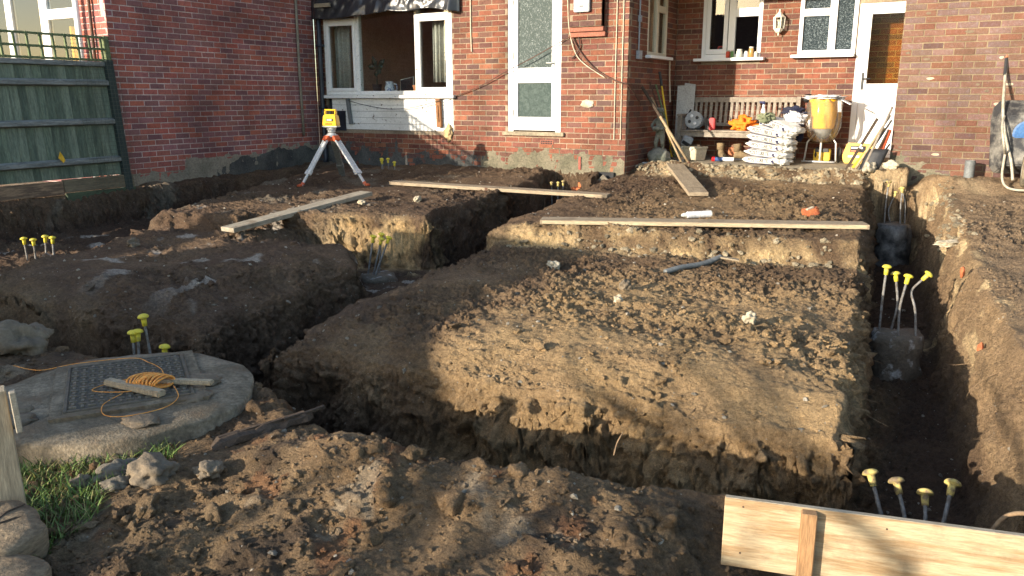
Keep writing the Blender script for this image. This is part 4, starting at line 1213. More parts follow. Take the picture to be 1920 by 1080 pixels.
# ================================================================== TIMBER LYING ABOUT
def plank(name, a, b, w, t, m, label, chamfer=0, group='scaffold planks laid over the dug ground', up=(0,0,1)):
    a = Vector(a); b = Vector(b); d = b-a; Ln = d.length
    yaw = math.atan2(d.y, d.x); pit = -math.atan2(d.z, math.hypot(d.x, d.y))
    o_ = thing(name, label, 'plank', a, (0, pit, yaw), group)
    # local: x along, y across, z up ; z=0 underside
    c = chamfer
    poly = [(0,-w/2+c),(c,-w/2),(Ln-c,-w/2),(Ln,-w/2+c),(Ln,w/2-c),(Ln-c,w/2),(c,w/2),(0,w/2-c)] if c else [(0,-w/2),(Ln,-w/2),(Ln,w/2),(0,w/2)]
    mb = MB(); mb.prism(poly, 0, t); mb.build('board', m, o_, bevel=.003, local=True)
    return o_, Ln
def nails(o_, Ln, w, t):
    for xx in (.06, Ln-.06):
        for s_ in (-1, 1):
            mb = MB(); mb.lathe([(.006,0),(.006,.0015),(.002,.002)], (xx, s_*w*.3, t), 8); mb.build('nail', 'steel_rust', o_, local=True)
o_, Ln = plank('plank', (-3.57,6.74,.455), (-.84,7.80,.475), .225, .04, 'plank_wood', 'longest pale plank lying across the middle of the large dug block'); nails(o_, Ln, .225, .04)
mb = MB(); mb.box(.02, Ln-.02, -.1135, -.1128, .006, .034); mb.build('split_line', 'plank_edge', o_, local=True)
o_, Ln = plank('plank', (-6.76,8.52,.50), (-3.74,8.74,.475), .225, .04, 'plank_wood', 'pale plank with clipped corners bridging the far end of the centre trench', .05); nails(o_, Ln, .225, .04)
mb = MB(); mb.box(1.45, 1.49, -.1145, -.112, .0, .041); mb.build('band_iron', 'steel_rust', o_, local=True)
o_, Ln = plank('plank', (-6.36,5.42,gzmax(-6.36,5.45,.1)+.025), (-6.22,7.36,gzmax(-6.22,7.3,.12)+.045), .20, .045, 'plank_grey', 'grey plank bridging the gap between the two left blocks'); nails(o_, Ln, .2, .045)
o_, Ln = plank('plank', (-2.76,9.02,.52), (-3.74,10.98,.70), .225, .045, 'plank_wood', 'short plank ramp sloping up to the concrete paving'); nails(o_, Ln, .225, .045)

# shuttering board in the right foreground
bd = thing('shuttering_board', 'broad pale plywood board with a nailed batten, in the bottom right corner', 'board', (-.62, 2.50, .08), (0, 0, math.atan2(.24, 1.0)))
mb = MB(); mb.box(0, 1.75, -.009, .009, -.025, .225); mb.build('sheet', 'ply_wood', bd, local=True, bevel=.002)
mb = MB(); mb.box(.002, 1.748, -.0088, .0088, .2252, .2275); mb.build('shaded_edge', 'plank_grey', bd, local=True)  # grey strip painting the shade on the board's top edge
for xx in (.265, 1.35):
    mb = MB(); mb.box(xx-.024, xx+.024, -.047, -.0095, -.35, .222); b_ = mb.build('batten', 'batten_wood', bd, local=True, bevel=.003)
for xx, zz in ((.06,.2),(.06,.03),(.5,.19),(.95,.18)):
    mb = MB(); mb.lathe([(.0035,0),(.0035,.001)], (0,0,0), 8, Matrix.Rotation(R(90), 3, 'X')); mb.v = [(v[0]+xx, v[1]-.0092, v[2]+zz) for v in mb.v]; mb.build('nail', 'steel_rust', bd, local=True)

# stake at the left edge
st_ = thing('wooden_stake', 'square wooden stake with a short block nailed to its top, beside the grass', 'stake', (-3.06, 1.52, .0))
mb = MB(); mb.obox((-3.085,1.50,-.05), (-3.10,1.49,.545), .095, .075, (.9,-.45,0)); mb.build('post', 'stake_wood', st_, bevel=.004)
mb = MB(); mb.obox((-3.028,1.535,.38), (-3.036,1.532,.54), .022, .05, (.9,-.45,0)); mb.build('block', 'plank_grey', st_, bevel=.003)

# log ends in the bottom left corner
def log_slab(cx, cy, z, r, h, seed, label):
    rs_ = np.random.RandomState(seed); n = 40; ph = rs_.rand(4)*6
    def rad(a): return r*(1+.13*math.sin(2*a+ph[0])+.07*math.sin(3*a+ph[1])+.03*math.sin(7*a+ph[2]))
    V = []; F = []
    rings = [(1.0, -h), (1.02, -.02), (.985, .0), (.7, .006), (.4, .012), (.1, .010)]
    for s_, zz in rings:
        for k in range(n):
            a = 2*math.pi*k/n; q = rad(a)*s_
            V.append((cx+q*math.cos(a), cy+q*math.sin(a), z+zz+.012*float(noise2(np.array([q*math.cos(a)*14]), np.array([q*math.sin(a)*14]), seed)[0])))
    for i in range(len(rings)-1):
        for k in range(n): F.append((i*n+k, i*n+(k+1) % n, (i+1)*n+(k+1) % n, (i+1)*n+k))
    F.append(tuple((len(rings)-1)*n+k for k in range(n)))
    t_ = thing('tree_stump', label, 'log', (cx, cy, z-h))
    mb = MB(); mb.add(V, F); mb.build('stump', 'log_wood', t_, smooth=True)
    for k in range(3):
        a0 = rs_.rand()*6; q = rad(a0)
        mb = MB(); mb.tube([(cx+.15*q*math.cos(a0), cy+.15*q*math.sin(a0), z+.012), (cx+.55*q*math.cos(a0+.1), cy+.55*q*math.sin(a0+.1), z+.010), (cx+.95*q*math.cos(a0), cy+.95*q*math.sin(a0), z+.002)], [.004,.006,.003], 5); mb.build('crack', 'dark_wood', t_)
log_slab(-2.86, 1.30, .135, .19, .12, 2, 'sawn log slab with mud on it, just below the grass at the left edge')
log_slab(-2.62, 1.13, .12, .19, .12, 5, 'sawn log slab at the very bottom left corner')
# dark rotten timber by the manhole
rt = thing('rotten_timber', 'dark rotten length of timber lying by the manhole and trench', 'timber', (-2.75, 2.45, .16))
rs_ = np.random.RandomState(6); V = []; F = []
A, B = Vector((-2.80,2.20,.10)), Vector((-2.60,2.62,.15)); D_ = (B-A); S_ = D_.cross(Vector((0,0,1))).normalized()
for i in range(13):
    p = A + D_*i/12 + Vector((rs_.uniform(-.006,.006), 0, rs_.uniform(-.006,.006)))
    for k in range(8):
        a = k/8*6.283; q = (.036+.024*rs_.rand()*(1 if 0 < i < 12 else .4))*(1 if 0 < i < 12 else .55)
        V.append(p + S_*(q*math.cos(a)) + Vector((0,0,.62*q*math.sin(a))))
for i in range(12):
    for k in range(8): F.append((i*8+k, i*8+(k+1) % 8, (i+1)*8+(k+1) % 8, (i+1)*8+k))
F.append(tuple(range(8))[::-1]); F.append(tuple(96+k for k in range(8)))
mb = MB(); mb.add(V, F); mb.build('beam', 'dark_wood', rt, smooth=False)
for k in range(5):
    p = A + D_*(.1+.2*k); mb = MB(); mb.obox(p+Vector((.01*k-.02,0,.030)), p+D_*.2+Vector((.01*k-.02,0,.028+.006*rs_.rand())), .018, .010); mb.build('splinter', 'dark_wood', rt)

# ================================================================== MANHOLE
MC = Vector((-3.62, 2.33, .0)); MZ = .165
mh = thing('manhole_slab', 'round concrete manhole slab ringed by grass and spoil', 'manhole', (MC.x, MC.y, .05))
V = []; F = []; n = 72
mat('slab_concrete', (.27,.22,.155), (.155,.125,.085), rough=.95, scale=4, bump=.6, bscale=70, fine=.45, sharp=(.42,.58), mud=.85)
rings = [(.655,-.16),(.652,-.012),(.645,.0),(.56,.012),(.50,.014),(.0,.014)]
for r_, zz in rings[:-1]:
    for k in range(n):
        a = 2*math.pi*k/n; q = r_*(1+.018*math.sin(3*a+1)+.012*math.sin(7*a))
        V.append((MC.x+q*math.cos(a), MC.y+q*math.sin(a), MZ+zz+.010*float(noise2(np.array([q*math.cos(a)*9]), np.array([q*math.sin(a)*9]), 77)[0])))
for i in range(len(rings)-2):
    for k in range(n): F.append((i*n+k, i*n+(k+1) % n, (i+1)*n+(k+1) % n, (i+1)*n+k))
V.append((MC.x, MC.y, MZ+.014)); F += [((len(rings)-2)*n+k, (len(rings)-2)*n+(k+1) % n, len(V)-1) for k in range(n)]
mb = MB(); mb.add(V, F); mb.build('slab', 'slab_concrete', mh, smooth=True)
CA = math.atan2(.45, .30)
def crot(a, b, z): 
    return (-3.65+a*math.cos(CA)-b*math.sin(CA), 2.41+a*math.sin(CA)+b*math.cos(CA), z)
def cbox(mb, a0, a1, b0, b1, z0, z1):
    c = [crot(a, b, z) for z in (z0, z1) for a, b in ((a0,b0),(a1,b0),(a1,b1),(a0,b1))]
    return mb.add(c, [(0,3,2,1),(4,5,6,7),(0,1,5,4),(1,2,6,5),(2,3,7,6),(3,0,4,7)])
mb = MB(); cbox(mb, -.36, .36, -.43, .43, MZ-.02, MZ+.032); mb.build('haunching', 'slab_concrete', mh, bevel=.02)
mb = MB()
for a0, a1, b0, b1 in ((-.285,-.268,-.355,.355),(.268,.285,-.355,.355),(-.268,.268,-.355,-.338),(-.268,.268,.338,.355)): cbox(mb, a0, a1, b0, b1, MZ, MZ+.040)
mb.build('cover_frame', 'cover_metal', mh, bevel=.003)
cv = thing('manhole_cover', 'rectangular metal manhole cover with raised basket weave tread', 'cover', (-3.65, 2.41, MZ+.03))
mb = MB(); cbox(mb, -.262, .262, -.332, .332, MZ+.005, MZ+.036); mb.build('plate', 'cover_metal', cv, bevel=.003)
tread = MB()
for i in range(13):
    for j in range(16):
        a = -.245+i*.0405; b = -.315+j*.0405
        if (i+j) % 2: cbox(tread, a-.006, a+.006, b-.016, b+.016, MZ+.035, MZ+.0455)
        else: cbox(tread, a-.016, a+.016, b-.006, b+.006, MZ+.035, MZ+.0455)
o = tread.build('tread_pattern', 'cover_tread', cv); o['kind'] = 'stuff'
# mud dried on the slab
for k, (a, b, s_) in enumerate(((.23,.30,.13),(-.05,-.52,.12),(.30,.05,.08),(.44,-.20,.10),(-.15,-.42,.07),(.42,.12,.10))):
    o = blob('mud_patch', 'rock', (MC.x+a, MC.y+b, MZ+.018), (s_, s_*.7, .018), 30+k, .35, 2.2, parent=mh, rot=k)
# string line wound on a stick
sr = thing('string_reel', 'orange string line wound round a split stick on the manhole cover', 'string line', (-3.42, 2.40, MZ+.05))
mb = MB(); mb.obox((-3.66,2.30,MZ+.062), (-3.28,2.33,MZ+.058), .05, .030); mb.build('stick', 'stake_wood', sr, bevel=.006)
mb = MB(); mb.obox((-3.46,2.43,MZ+.062), (-3.20,2.56,MZ+.058), .045, .022); mb.build('stick', 'stake_wood', sr, bevel=.006)
rs_ = np.random.RandomState(9)
for k in range(11):
    t = k/10; c = Vector((-3.52+.15*t, 2.37+.045*t, MZ+.075)); q = []
    for i in range(17):
        a = i/16*6.283
        q.append((c.x+.008*math.sin(a*2+k), c.y+(.062-.01*abs(t-.5))*math.cos(a), c.z+(.024+.010*math.sin(t*3.1))*math.sin(a)))
    mb = MB(); mb.tube(q, .0055, 6, cap=False); mb.build('string_turn', 'orange_string', sr, smooth=True)
def loop(pts_, r_, name, m, parent, seg=5):
    pts_ = [Vector(p) for p in pts_]; q = []
    for i in range(len(pts_)-1):
        p0 = pts_[max(i-1,0)]; p1 = pts_[i]; p2 = pts_[i+1]; p3 = pts_[min(i+2,len(pts_)-1)]
        for t in np.linspace(0, 1, 9)[:-1]:
            q.append(.5*((2*p1)+(p2-p0)*t+(2*p0-5*p1+4*p2-p3)*t*t+(3*p1-p0-3*p2+p3)*t**3))
    q.append(pts_[-1])
    mb = MB(); mb.tube(q, r_, seg); return mb.build(name, m, parent, smooth=True)
zt = MZ+.05
loop([(-3.40,2.38,zt+.02),(-3.47,2.28,zt),(-3.62,2.20,zt),(-3.66,2.27,zt),(-3.60,2.40,zt+.01)], .0022, 'loose_string', 'orange_string', sr)
loop([(-3.30,2.41,zt+.02),(-3.22,2.37,zt-.01),(-3.17,2.25,zt-.015),(-3.23,2.10,zt-.015),(-3.33,2.06,zt-.015),(-3.44,2.13,zt-.01),(-3.47,2.25,zt)], .0022, 'loose_string', 'orange_string', sr)
loop([(-3.45,2.47,zt+.01),(-3.62,2.58,zt),(-3.78,2.62,zt),(-3.92,2.62,zt),(-4.15,2.45,zt-.02),(-4.32,2.34,gz(-4.32,2.34)+.02),(-4.5,2.3,gz(-4.5,2.3)+.02)], .0022, 'loose_string', 'orange_string', sr)

# ================================================================== PILES WITH STARTER BARS
def mushroom(p, d, m, parent, rr=.034, tilt=None):
    """rebar safety cap: socket with domed head"""
    d = Vector(d).normalized(); M_ = d.to_track_quat('Z', 'Y').to_matrix()
    mb = MB(); mb.lathe([(.015,-.045),(.0165,-.01),(.017,.004),(rr*.96,.009),(rr,.014),(rr*.86,.024),(rr*.5,.031),(.004,.033)], p, 16, M_)
    return mb.build('cap', m, parent, smooth=True)
def bar(parent, pts_, m_cap, rr=.034):
    pts_ = [Vector(p) for p in pts_]
    mb = MB(); q = []
    for i in range(len(pts_)-1):
        for t in np.linspace(0, 1, 10)[:-1]: q.append(pts_[i].lerp(pts_[i+1], float(t)))
    q.append(pts_[-1])
    if len(pts_) > 2:
        for _ in range(6):
            q = [q[0]]+[(q[i-1]+q[i]*2+q[i+1])/4 for i in range(1, len(q)-1)]+[q[-1]]
    rad = [.0085+(.0012 if i % 2 else 0) for i in range(len(q))]
    mb.tube(q, rad, 8); b_ = mb.build('starter_bar', 'rebar_steel', parent, smooth=True)
    if m_cap: mushroom(q[-1], q[-1]-q[-2], m_cap, b_, rr)
    return b_
def pile(label, c, ztop, zbot, r_, bars, m_body, m_cap='cap_yellow', rr=.034, lumps=True, seed=1):
    t_ = thing('concrete_pile', label, 'pile', (c[0], c[1], zbot), group='piles with capped starter bars')
    V = []; F = []; n = 36; rows = 14
    for j in range(rows):
        t = j/(rows-1)
        for k in range(n):
            a = 2*math.pi*k/n
            q = r_*(1+.05*(1-t)) + .034*float(noise3(np.array([math.cos(a)*2.2]), np.array([math.sin(a)*2.2]), np.array([t*3.0]), seed)[0]) + .016*float(noise3(np.array([math.cos(a)*7]), np.array([math.sin(a)*7]), np.array([t*9.0]), seed+1)[0])
            if j == rows-1: q *= .93
            V.append((c[0]+q*math.cos(a), c[1]+q*math.sin(a), zbot+(ztop-zbot)*t + (.012*math.sin(3*a+seed) if j >= rows-2 else 0)))
    for j in range(rows-1):
        for k in range(n): F.append((j*n+k, j*n+(k+1) % n, (j+1)*n+(k+1) % n, (j+1)*n+k))
    V.append((c[0], c[1], ztop+.01)); F += [((rows-1)*n+k, (rows-1)*n+(k+1) % n, len(V)-1) for k in range(n)]
    mb = MB(); mb.add(V, F); mb.build('pile_shaft', m_body, t_, smooth=True)
    for bb in bars: bar(t_, bb, m_cap, rr)
    return t_
pile('black sleeved pile at the far end of the right trench with bent starter bars', (-.83,10.45), .16, -.40, .19,
     [[(-.93,10.42,.12),(-.94,10.45,.42),(-.935,10.50,.63)], [(-.87,10.56,.12),(-.92,10.56,.30),(-.86,10.60,.50)], [(-.76,10.45,.12),(-.78,10.48,.35),(-.79,10.56,.56)], [(-.72,10.55,.12),(-.74,10.57,.4),(-.80,10.63,.55)]], 'pile_sleeve', 'cap_muddy', .034, seed=3)
pile('concrete pile in the middle of the right trench with four tall capped starter bars', (-.40,6.42), -.09, -.52, .175,
     [[(-.53,6.42,-.12),(-.535,6.45,.12),(-.53,6.48,.37)], [(-.46,6.52,-.12),(-.43,6.53,.10),(-.47,6.56,.31)], [(-.39,6.30,-.12),(-.41,6.38,.12),(-.38,6.45,.32)], [(-.28,6.42,-.12),(-.31,6.47,.10),(-.36,6.5,.22),(-.26,6.52,.34)]], 'pile_concrete', seed=5)
pile('pile behind the plywood board with four muddy capped starter bars', (-.06,3.62), -.40, -.58, .19,
     [[(-.14,3.55,-.42),(-.20,3.62,-.22),(-.275,3.70,-.05)], [(-.07,3.6,-.42),(-.12,3.68,-.2),(-.17,3.75,-.085)], [(-.03,3.66,-.42),(-.04,3.72,-.22),(-.055,3.80,-.135)], [(.02,3.66,-.42),(.03,3.74,-.2),(.045,3.85,-.085)]], 'pile_concrete', 'cap_muddy', .036, seed=6)
pile('pile behind the manhole with four capped starter bars against the left block', (-4.42,3.06), -.12, -.55, .19,
     [[(-4.44,2.98,-.14),(-4.45,3.0,.17)], [(-4.40,2.98,-.14),(-4.43,3.02,.175)], [(-4.39,3.08,-.14),(-4.415,3.06,.265)], [(-4.26,3.05,-.14),(-4.255,3.07,.09)]], 'pile_concrete', seed=7)
pile('pile in the trench below the fence with four capped starter bars in a row', (-8.0,4.5), .0, -.2, .19,
     [[(-8.10,4.42,-.02),(-8.14,4.43,.235)], [(-8.03,4.46,-.02),(-8.05,4.47,.225)], [(-7.96,4.52,-.02),(-7.96,4.54,.255)], [(-7.88,4.55,-.02),(-7.89,4.57,.245)]], 'pile_concrete', seed=8)
pile('pile where the centre trench meets the cross trench with three capped starter bars', (-4.95,5.96), -.06, -.4, .19,
     [[(-5.03,5.92,-.08),(-5.01,6.0,.29)], [(-4.97,6.02,-.08),(-4.95,6.05,.31)], [(-4.95,5.92,-.08),(-4.88,6.07,.28)], [(-4.99,5.95,-.08),(-4.93,6.02,.27)]], 'pile_concrete', seed=9)
pile('pile under the living room window with four short capped starter bars', (-7.84,9.80), .38, .2, .17,
     [[(-7.93,9.76,.36),(-7.94,9.78,.69)], [(-7.86,9.74,.36),(-7.935,9.78,.67)], [(-7.80,9.78,.36),(-7.85,9.82,.69)], [(-7.75,9.84,.36),(-7.76,9.86,.64)]], 'pile_concrete', 'cap_yellow', .03, seed=10)
pile('pile in the pit at the old brick footing with three capped starter bars', (-5.12,10.15), .12, 0.0, .13,
     [[(-5.17,10.08,.1),(-5.19,10.1,.44)], [(-5.10,10.12,.1),(-5.11,10.14,.44)], [(-5.05,10.16,.1),(-5.05,10.18,.46)]], 'pile_concrete', 'cap_muddy', .026, seed=11)

# ================================================================== LASER LEVEL ON ITS TRIPOD
F1, F2, F3 = Vector((-7.73,7.83,gz(-7.73,7.83)-.02)), Vector((-6.97,8.27,gz(-6.97,8.27)-.02)), Vector((-8.03,9.0,gz(-8.03,9.0)-.02))
HC = Vector((-7.66,8.40,1.12))
tp = thing('tripod', 'aluminium surveying tripod standing on the dug ground', 'tripod', (HC.x, HC.y, min(F1.z,F2.z,F3.z)))
mb = MB(); mb.lathe([(.05,-.03),(.085,-.02),(.085,.0),(.06,.012),(.045,.03)], HC, 20); mb.build('head', 'aluminium', tp, bevel=0)
for i, f_ in enumerate((F1, F2, F3)):
    dirh = Vector((f_.x-HC.x, f_.y-HC.y, 0)).normalized()
    top = HC + dirh*.075 + Vector((0,0,-.02)); side = dirh.cross(Vector((0,0,1)))
    ax = (f_-top)
    m_ = 'alu_grey' if i == 2 else 'aluminium'
    mb = MB()
    if i == 2: mb.obox(top, top+ax*.90, .085, .03, dirh)
    else:
        for s_ in (-1, 1): mb.obox(top+side*(s_*.034), top+ax*.70+side*(s_*.034), .020, .026, dirh)
        mb.obox(top+ax*.10, top+ax*.96, .038, .020, dirh)
    lg = mb.build('leg', m_, tp, bevel=.003)
    mb = MB(); mb.obox(top+ax*.66, top+ax*.74, .10, .042, dirh); mb.build('clamp', 'alu_grey' if i == 2 else 'aluminium', lg, bevel=.004)
    mb = MB(); mb.obox(top-ax*.01, top+ax*.08, .096, .05, dirh); mb.build('hinge_block', 'orange_plastic', tp, bevel=.006)
    mb = MB(); mb.tube([top+ax*.90, top+ax*.97, top+ax*1.0], [.024,.018,.004], 8); mb.obox(top+ax*.93+dirh*.02, top+ax*.95+dirh*.06, .05, .02); mb.build('foot', 'orange_plastic' if i < 2 else 'alu_grey', lg)
ls = thing('laser_level', 'yellow rotating laser level on top of the tripod', 'laser level', (HC.x, HC.y, HC.z+.03), (0, 0, R(25)))
mb = MB(); mb.lathe([(.03,0),(.05,.01),(.05,.035),(.062,.045),(.062,.075),(.04,.08)], (0,0,0), 20); mb.build('turret', 'aluminium', ls, local=True)
V = []
for z_, w_ in ((.085,.092),(.11,.098),(.215,.088),(.245,.078)):
    V += [(-w_,-w_*.85,z_),(w_,-w_*.85,z_),(w_,w_*.85,z_),(-w_,w_*.85,z_)]
F = [(0,3,2,1),(12,13,14,15)]+[(r*4+k, r*4+(k+1) % 4, r*4+4+(k+1) % 4, r*4+4+k) for r in range(3) for k in range(4)]
mb = MB(); mb.add(V, F); mb.build('body', 'laser_yellow', ls, local=True, bevel=.010)
mb = MB(); mb.box(-.105,.105,-.09,.09,.076,.094); mb.build('base_ring', 'label_grey', ls, local=True, bevel=.006)
mb = MB()
for s_ in (-1, 1):
    mb.box(s_*.068-.012, s_*.068+.012, -.035, .035, .24, .295)
mb.box(-.08,.08,-.035,.035,.292,.312); mb.build('carry_handle', 'laser_yellow', ls, local=True, bevel=.008)
mb = MB(); mb.lathe([(.03,.24),(.03,.285),(.02,.289)], (0,0,0), 16); mb.build('rotor_head', 'dark_screen', ls, local=True)
mb = MB(); mb.box(-.045,.045,-.0865,-.083,.155,.19); mb.build('badge', 'ink_black', ls, local=True)
mb = MB(); mb.box(-.036,.036,-.0885,-.0868,.162,.183); mb.build('badge_panel', 'label_grey', ls, local=True)
for k in range(4):
    mb = MB(); mb.box(-.055+k*.024,-.040+k*.024,-.089,-.082,.115,.128); mb.build('button', 'black_plastic', ls, local=True)

# ================================================================== TARPAULIN OVER THE WINDOW
nu, nv = 130, 40; V = []; F = []
uu = np.linspace(-9.86, -6.94, nu)
for j in range(nv):
    t = j/(nv-1); zt_ = 3.5-.62*t
    zz = zt_ + (.03*np.sin(uu*2.2) - .02*(uu > -8.2)*np.sin(uu*7))*t
    dd = .05 + .12*t + .035*noise2(uu*2.6+.8*t, uu*0+t*1.3, 201)*(.4+t) + .030*noise2(uu*6+2*t, uu*0+t*2.6, 202)*(.3+t) + .012*noise2(uu*15, uu*0+t*6, 203)
    dd = dd*np.clip((uu+9.90)/.2, .35, 1)*np.clip((-6.93-uu)/.12, .3, 1)
    V += [(float(a), float(HY-b), float(c)) for a, b, c in zip(uu, dd, zz)]
for j in range(nv-1):
    for i in range(nu-1):
        a = j*nu+i; F.append((a, a+nu, a+nu+1, a+1))
tpn = thing('tarpaulin', 'shiny black plastic sheet hanging over the top of the living room window', 'tarpaulin', (-8.4, HY-.05, 2.85))
mb = MB(); mb.add(V, F); o = mb.build('sheet', 'black_sheet', tpn, smooth=True)
md = o.modifiers.new('thick', 'SOLIDIFY'); md.thickness = .003
mb = MB(); mb.box(-9.66,-9.33,HY-.20,HY-.165,3.03,3.09); mb.build('batten', 'plank_wood', tpn, bevel=.003)

# ================================================================== CABLES ON THE REAR WALL
def cable(label, pts_, r_, m):
    o = loop(pts_, r_, 'cable', m, None, 6); return tag(o, label, 'cable', None)
y_ = HY-.03
cable('thin dark cable strung from the window sill up across the back door', [(-7.07,y_,1.63),(-6.6,y_-.01,1.78),(-6.15,y_-.02,1.98),(-5.7,y_-.02,2.17),(-5.12,y_,2.44)], .006, 'cable_brown')
cable('sagging black cable below the living room window sill', [(-9.14,y_-.04,1.57),(-8.8,y_-.04,1.50),(-8.3,y_-.04,1.44),(-7.8,y_-.04,1.47),(-7.35,y_-.06,1.56),(-7.07,y_,1.63)], .005, 'cable_black')
cable('looping brown cable hanging from the meter pier to the recess corner', [(-5.16,y_,3.2),(-5.14,y_,2.75),(-5.10,y_,2.45),(-4.95,y_,2.20),(-4.72,y_,1.98),(-4.42,y_,1.83),(-4.25,y_-.02,1.78),(-4.20,HY+.3,1.55)], .011, 'cable_brown')
cable('short black cable loop under the meter pier', [(-5.0,y_,2.42),(-4.98,y_,2.3),(-5.03,y_,2.2),(-5.10,y_,2.14)], .008, 'cable_black')
cable('pale cable clipped beside the looping brown cable', [(-5.18,y_,3.2),(-5.17,y_,2.8),(-5.14,y_,2.5),(-5.05,y_,2.22),(-4.9,y_,2.06),(-4.6,y_,1.88)], .007, 'cable_white')

# ================================================================== THINGS ON THE PAVING
# ---- bench
BX0, BX1, BYF, BYB = -4.02, -2.36, 11.90, 12.36
bz = pz(12.1)
bn = thing('garden_bench', 'weathered slatted wooden garden bench against the recess wall', 'bench', ((BX0+BX1)/2, 12.1, bz))
for xx in (BX0+.03, BX1-.03):
    mb = MB(); mb.box(xx-.03, xx+.03, BYF, BYF+.06, bz, bz+.62); mb.build('leg', 'bench_wood', bn, bevel=.004)
    mb = MB(); mb.obox((xx, BYB-.06, bz), (xx, BYB-.05, bz+.42), .06, .055, (0,1,0)); mb.obox((xx, BYB-.055, bz+.40), (xx, BYB+.03, bz+.90), .058, .053, (0,1,0)); mb.build('leg', 'bench_wood', bn, bevel=.003)
    mb = MB(); mb.box(xx-.035, xx+.035, BYF-.03, BYB-.02, bz+.622, bz+.655); mb.build('armrest', 'bench_wood', bn, bevel=.006)
    mb = MB(); mb.box(xx-.022, xx+.022, BYF+.06, BYB-.08, bz+.34, bz+.395); mb.build('seat_rail', 'bench_wood', bn, bevel=.004)
mb = MB(); mb.box(BX0+.06, BX1-.06, BYF+.005, BYF+.04, bz+.325, bz+.40); mb.build('apron', 'bench_wood', bn, bevel=.004)
for k in range(5):
    yy = BYF-.015+k*.078
    mb = MB(); mb.box(BX0+.005, BX1-.005, yy, yy+.066, bz+.402, bz+.424); mb.build('seat_slat', 'bench_wood', bn, bevel=.003)
mb = MB(); mb.obox((BX0+.06, BYB+.02, bz+.86), (BX1-.06, BYB+.02, bz+.86), .03, .075); mb.build('top_rail', 'bench_wood', bn, bevel=.005)
mb = MB(); mb.obox((BX0+.06, BYB-.035, bz+.50), (BX1-.06, BYB-.035, bz+.50), .03, .05); mb.build('lower_rail', 'bench_wood', bn, bevel=.004)
nb = 19
for k in range(nb):
    xx = BX0+.13+k*(BX1-BX0-.26)/(nb-1)
    mb = MB(); mb.obox((xx, BYB-.03, bz+.52), (xx, BYB+.018, bz+.83), .042, .014, (0,1,0)); mb.build('back_slat', 'bench_wood', bn, bevel=.002)
# ---- cement bags
def bag(label, c, yaw, tilt, seed, Lb=.60, Wb=.34, Tb=.115, txt='POSTCRETE'):
    t_ = thing('cement_bag', label, 'bag', c, (0, tilt, yaw), 'white cement bags in a stack')
    n1, n2 = 26, 18; V = []; F = []
    def prof(a):  # superellipse
        ca, sa = math.cos(a), math.sin(a)
        return (math.copysign(abs(ca)**.55, ca), math.copysign(abs(sa)**.75, sa))
    for i in range(n1):
        t = -1+2*i/(n1-1); e = max(0, 1-abs(t)**9)**.5
        th = Tb/2*(max(.10, (1-abs(t)**5)**.6) if abs(t) < 1 else .10)
        for k in range(n2*2):
            a = 2*math.pi*k/(n2*2); px, pz_ = prof(a)
            w_ = Wb/2*(1-.05*abs(t)**4)
            X_ = t*Lb/2; Y_ = px*w_; Z_ = pz_*th
            nz = .012*float(noise3(np.array([X_*7+seed]), np.array([Y_*9]), np.array([Z_*9]), seed)[0]) + .008*float(noise3(np.array([X_*22+seed]), np.array([Y_*22]), np.array([Z_*22]), seed+1)[0])*(.4+abs(t)**3*2)
            V.append((X_, Y_+nz*px, Z_+Tb/2+nz*pz_))
    m = n2*2
    for i in range(n1-1):
        for k in range(m): F.append((i*m+k, (i+1)*m+k, (i+1)*m+(k+1) % m, i*m+(k+1) % m))
    F.append(tuple(range(m))); F.append(tuple((n1-1)*m+k for k in range(m))[::-1])
    mb = MB(); mb.add(V, F); mb.build('sack', 'bag_white', t_, smooth=True, local=True)
    Mt = wmat(t_) @ Matrix.Translation((-.02, -Wb/2-.0115, Tb/2)) @ Matrix.Rotation(R(90), 4, 'X')
    text_mesh('printed_name', txt, .066, Mt, 'ink_black', t_)
    mb = MB(); 
    for q in ((.215,.05),(.235,.035),(.222,.06)): mb.box(q[0]-.013, q[0]+.013, -Wb/2-.0125, -Wb/2-.004, q[1]-.006, q[1]+.014)
    mb.build('printed_emblem', 'ink_blue', t_, local=True)
    for zz in (.012, Tb-.018):
        mb = MB(); mb.box(-.22, .2, -Wb/2-.0105, -Wb/2+.01, zz, zz+.004); mb.build('seam_line', 'ink_blue', t_, local=True)
    # gathered crumpled end
    blob('bag_end', 'bag_white', tuple(wmat(t_) @ Vector((Lb/2-.01, .02, Tb*.45))), (.05, .14, .045), seed, .7, 3.2, 3, t_, rot=yaw)
    return t_
z_ = pz(11.65)
BG = [(0,0,-24,0,'POSTCRETE','lowest bag of the white cement bag stack'),(.01,.0,-26,3,'POSTCRETE','second bag from the bottom of the white cement bag stack'),(.03,.01,-22,5,'POSTCRETE','third bag from the bottom of the white cement bag stack'),
      (.035,.0,-24,7,'POSTCRETE','fourth bag from the bottom of the white cement bag stack'),(.03,.0,-24,8,'POSTCRETE','fifth bag, near the top of the white cement bag stack'),(.13,.06,-32,14,'POSTCRETE','topmost bag of the cement bag stack, slipping to the right')]
for k, (dx, dy, yw, ti, tx, lb) in enumerate(BG):
    bag(lb, (-2.62+dx, 11.66+dy, z_+k*.098), R(yw), R(ti), 40+k, txt=tx)
tb = z_+6*.098
